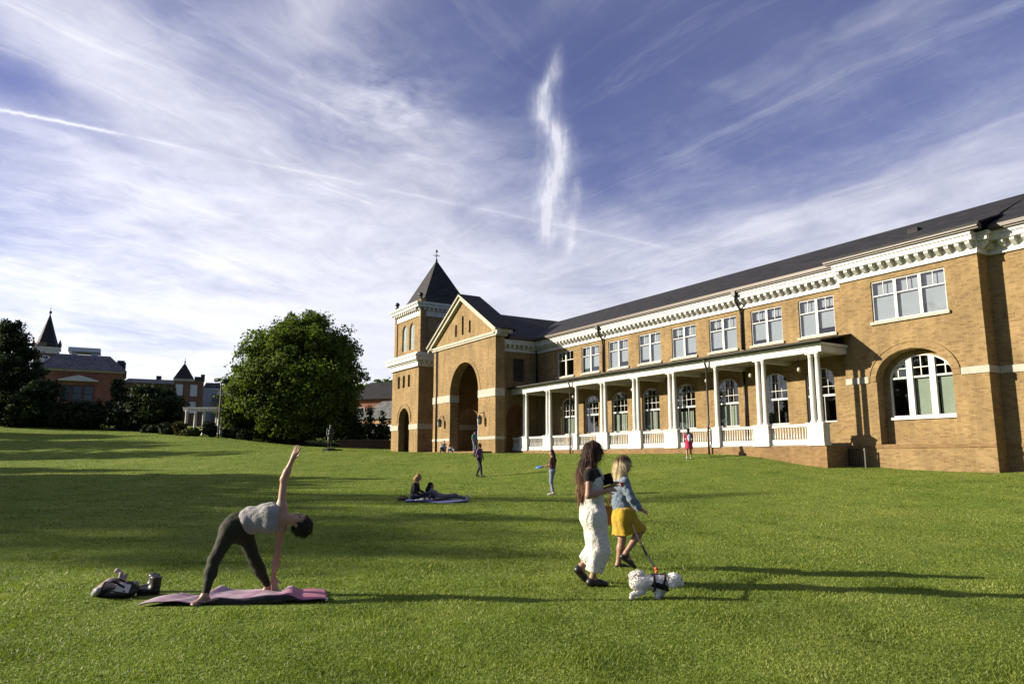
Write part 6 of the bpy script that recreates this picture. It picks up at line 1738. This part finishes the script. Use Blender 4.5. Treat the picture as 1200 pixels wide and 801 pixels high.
# fine drawn-out filaments
wob = nt.noise(nt.comb(mul(az, 14.), mul(el, 9.), 3.), 1., 4, .65)
fine = nt.noise(nt.comb(mul(az, 60.), mul(el, 18.), 8.), 1., 4, .65)
fil = nt.math('POWER', nt.sstep(nt.noise(wuv(57, .25, 5.5, 1.6), 2.0, 6, .66, .25), .50, .80), 1.4)
fil2 = nt.math('POWER', nt.sstep(nt.noise(wuv(130, .22, 5.0, 1.2), 1.8, 6, .66, .25), .48, .80), 1.3)
filam = mul(add(mul(fil, mul(left, .34)), mul(fil2, mul(nt.math('SUBTRACT', 1., left), .24))), mul(back, nt.sstep(el, rad(3), rad(14))))
def ribbon(pts, width, strength, wobk=.035):
    """cloud ribbon following az(el) through pts [(az,el)] given in degrees, rising in el"""
    f = nt.node('ShaderNodeFloatCurve')
    e0, e1 = pts[0][1], pts[-1][1]
    a0 = min(p[0] for p in pts)-1; a1 = max(p[0] for p in pts)+1
    cv = f.mapping.curves[0]
    while len(cv.points) < len(pts): cv.points.new(.5, .5)
    for pt, (a, e) in zip(cv.points, pts): pt.location = ((e-e0)/(e1-e0), (a-a0)/(a1-a0))
    f.mapping.update()
    t = nt.math('DIVIDE', nt.math('SUBTRACT', el, rad(e0)), rad(e1-e0), clamp=True)
    nt.set(f, 'Value', t)
    ctr = nt.math('ADD', nt.math('MULTIPLY', f.outputs[0], rad(a1-a0)), rad(a0))
    d = nt.math('SUBTRACT', nt.math('SUBTRACT', az, ctr), mul(nt.math('SUBTRACT', wob, .5), wobk*2))
    wv = nt.math('MULTIPLY', rad(width), nt.math('ADD', .40, mul(nt.math('SINE', mul(t, PI)), .8)))
    g = nt.math('EXPONENT', mul(nt.math('POWER', nt.math('ABSOLUTE', nt.math('DIVIDE', d, wv)), 1.6), -1.))
    ends = mul(nt.sstep(el, rad(e0), rad(e0+(e1-e0)*.22)), nt.sstep(el, rad(e1), rad(e1-(e1-e0)*.18)))
    return mul(mul(g, ends), mul(nt.math('ADD', .30, mul(nt.sstep(fine, .18, .85), 1.15)), strength))
wisp = add(ribbon([(2.7, 15.2), (3.2, 20.), (4.1, 23.5), (3.5, 25.2), (2.6, 27.2), (3.5, 29.5), (4.2, 31.8)], .72, .85, .02), ribbon([(2.8, 16.5), (3.4, 20.5), (3.9, 24.), (3.2, 26.8)], 1.1, .22, .05))
wisp2 = ribbon([(4.2, 15.2), (4.9, 18.5), (5.7, 22.0)], .5, .34, .02)
# contrail : a straight line on the cloud layer
def trail(p, q, width, strength, lump=0.):
    (a0, e0), (a1, e1) = p, q
    def pl(a, e):
        return Vector((math.sin(rad(a))*math.cos(rad(e)), math.cos(rad(a))*math.cos(rad(e)), math.sin(rad(e))))
    N = pl(a0, e0).cross(pl(a1, e1)).normalized()
    d = nt.vmath('DOT_PRODUCT', nt.vmath('NORMALIZE', dirv), tuple(N))
    d = nt.math('ADD', d, mul(nt.math('SUBTRACT', wob, .5), .004))
    if lump:
        ln = nt.noise(nt.comb(mul(az, 105.), 0., 0.), 1., 2, .5)
        d = nt.math('ADD', d, mul(nt.math('SUBTRACT', ln, .5), lump))
    g = nt.math('EXPONENT', mul(nt.math('POWER', nt.math('DIVIDE', d, width), 2.), -1.))
    m = mul(nt.sstep(az, rad(a0-3), rad(a0+1)), nt.sstep(az, rad(a1+2), rad(a1-7)))
    return mul(mul(g, m), strength)
brk = nt.noise(nt.comb(mul(az, 9.), 2., 0.), 1., 3, .6)
t1 = mul(trail(TRAIL[0], TRAIL[1], .0012, .21), nt.sstep(brk, .38, .62))
t2 = trail(TRAIL[0], TRAIL[1], .0045, .10)
t0 = mul(trail(TRAIL[0], TRAIL[1], .0018, .5, .006), nt.sstep(az, rad(-28.5), rad(-31.5)))
cl = nt.math('ADD', nt.math('ADD', cl, mul(back, nt.math('ADD', .01, mul(nt.sstep(n5, .3, .8), .07)))), add(filam, wisp, wisp2, t1, t2, t0), clamp=True)
horiz = nt.sstep(el, rad(.5), rad(-1.5))
cl = mul(cl, nt.math('SUBTRACT', 1., horiz))
tint = nt.mix(nt.sstep(el, rad(4), rad(20)), (.80, .84, 1.08), SKYTINT)
blue = nt.mix(1., sky.outputs[0], tint, 'MULTIPLY')
glow = nt.math('ADD', .84, mul(gauss(-48, 6, 34, 18), .44))
shade = nt.math('MULTIPLY', glow, nt.math('ADD', .90, mul(nt.math('SUBTRACT', n3, .5), .35)))
ccol = nt.vmath('SCALE', (CLOUD*.93, CLOUD*.945, CLOUD*1.07), None, shade)
colr = nt.mix(cl, blue, ccol)
nt.l.new(colr, bg.inputs[0]); bg.inputs[1].default_value = SKYSTR
cam = bpy.data.cameras.new('camera'); co = link('camera', cam, None, (0, 0, 1.5), (PI/2+.1593, 0, 0))
cam.sensor_width = 36; cam.lens = 36*854.09/1200; cam.clip_start = .05; cam.clip_end = 6000
scene.camera = co
scene.render.engine = 'CYCLES'
vs = scene.view_settings; vs.view_transform = 'Standard'; vs.look = 'None'; vs.exposure = EXPOSURE; vs.gamma = 1; vs.use_curve_mapping = False
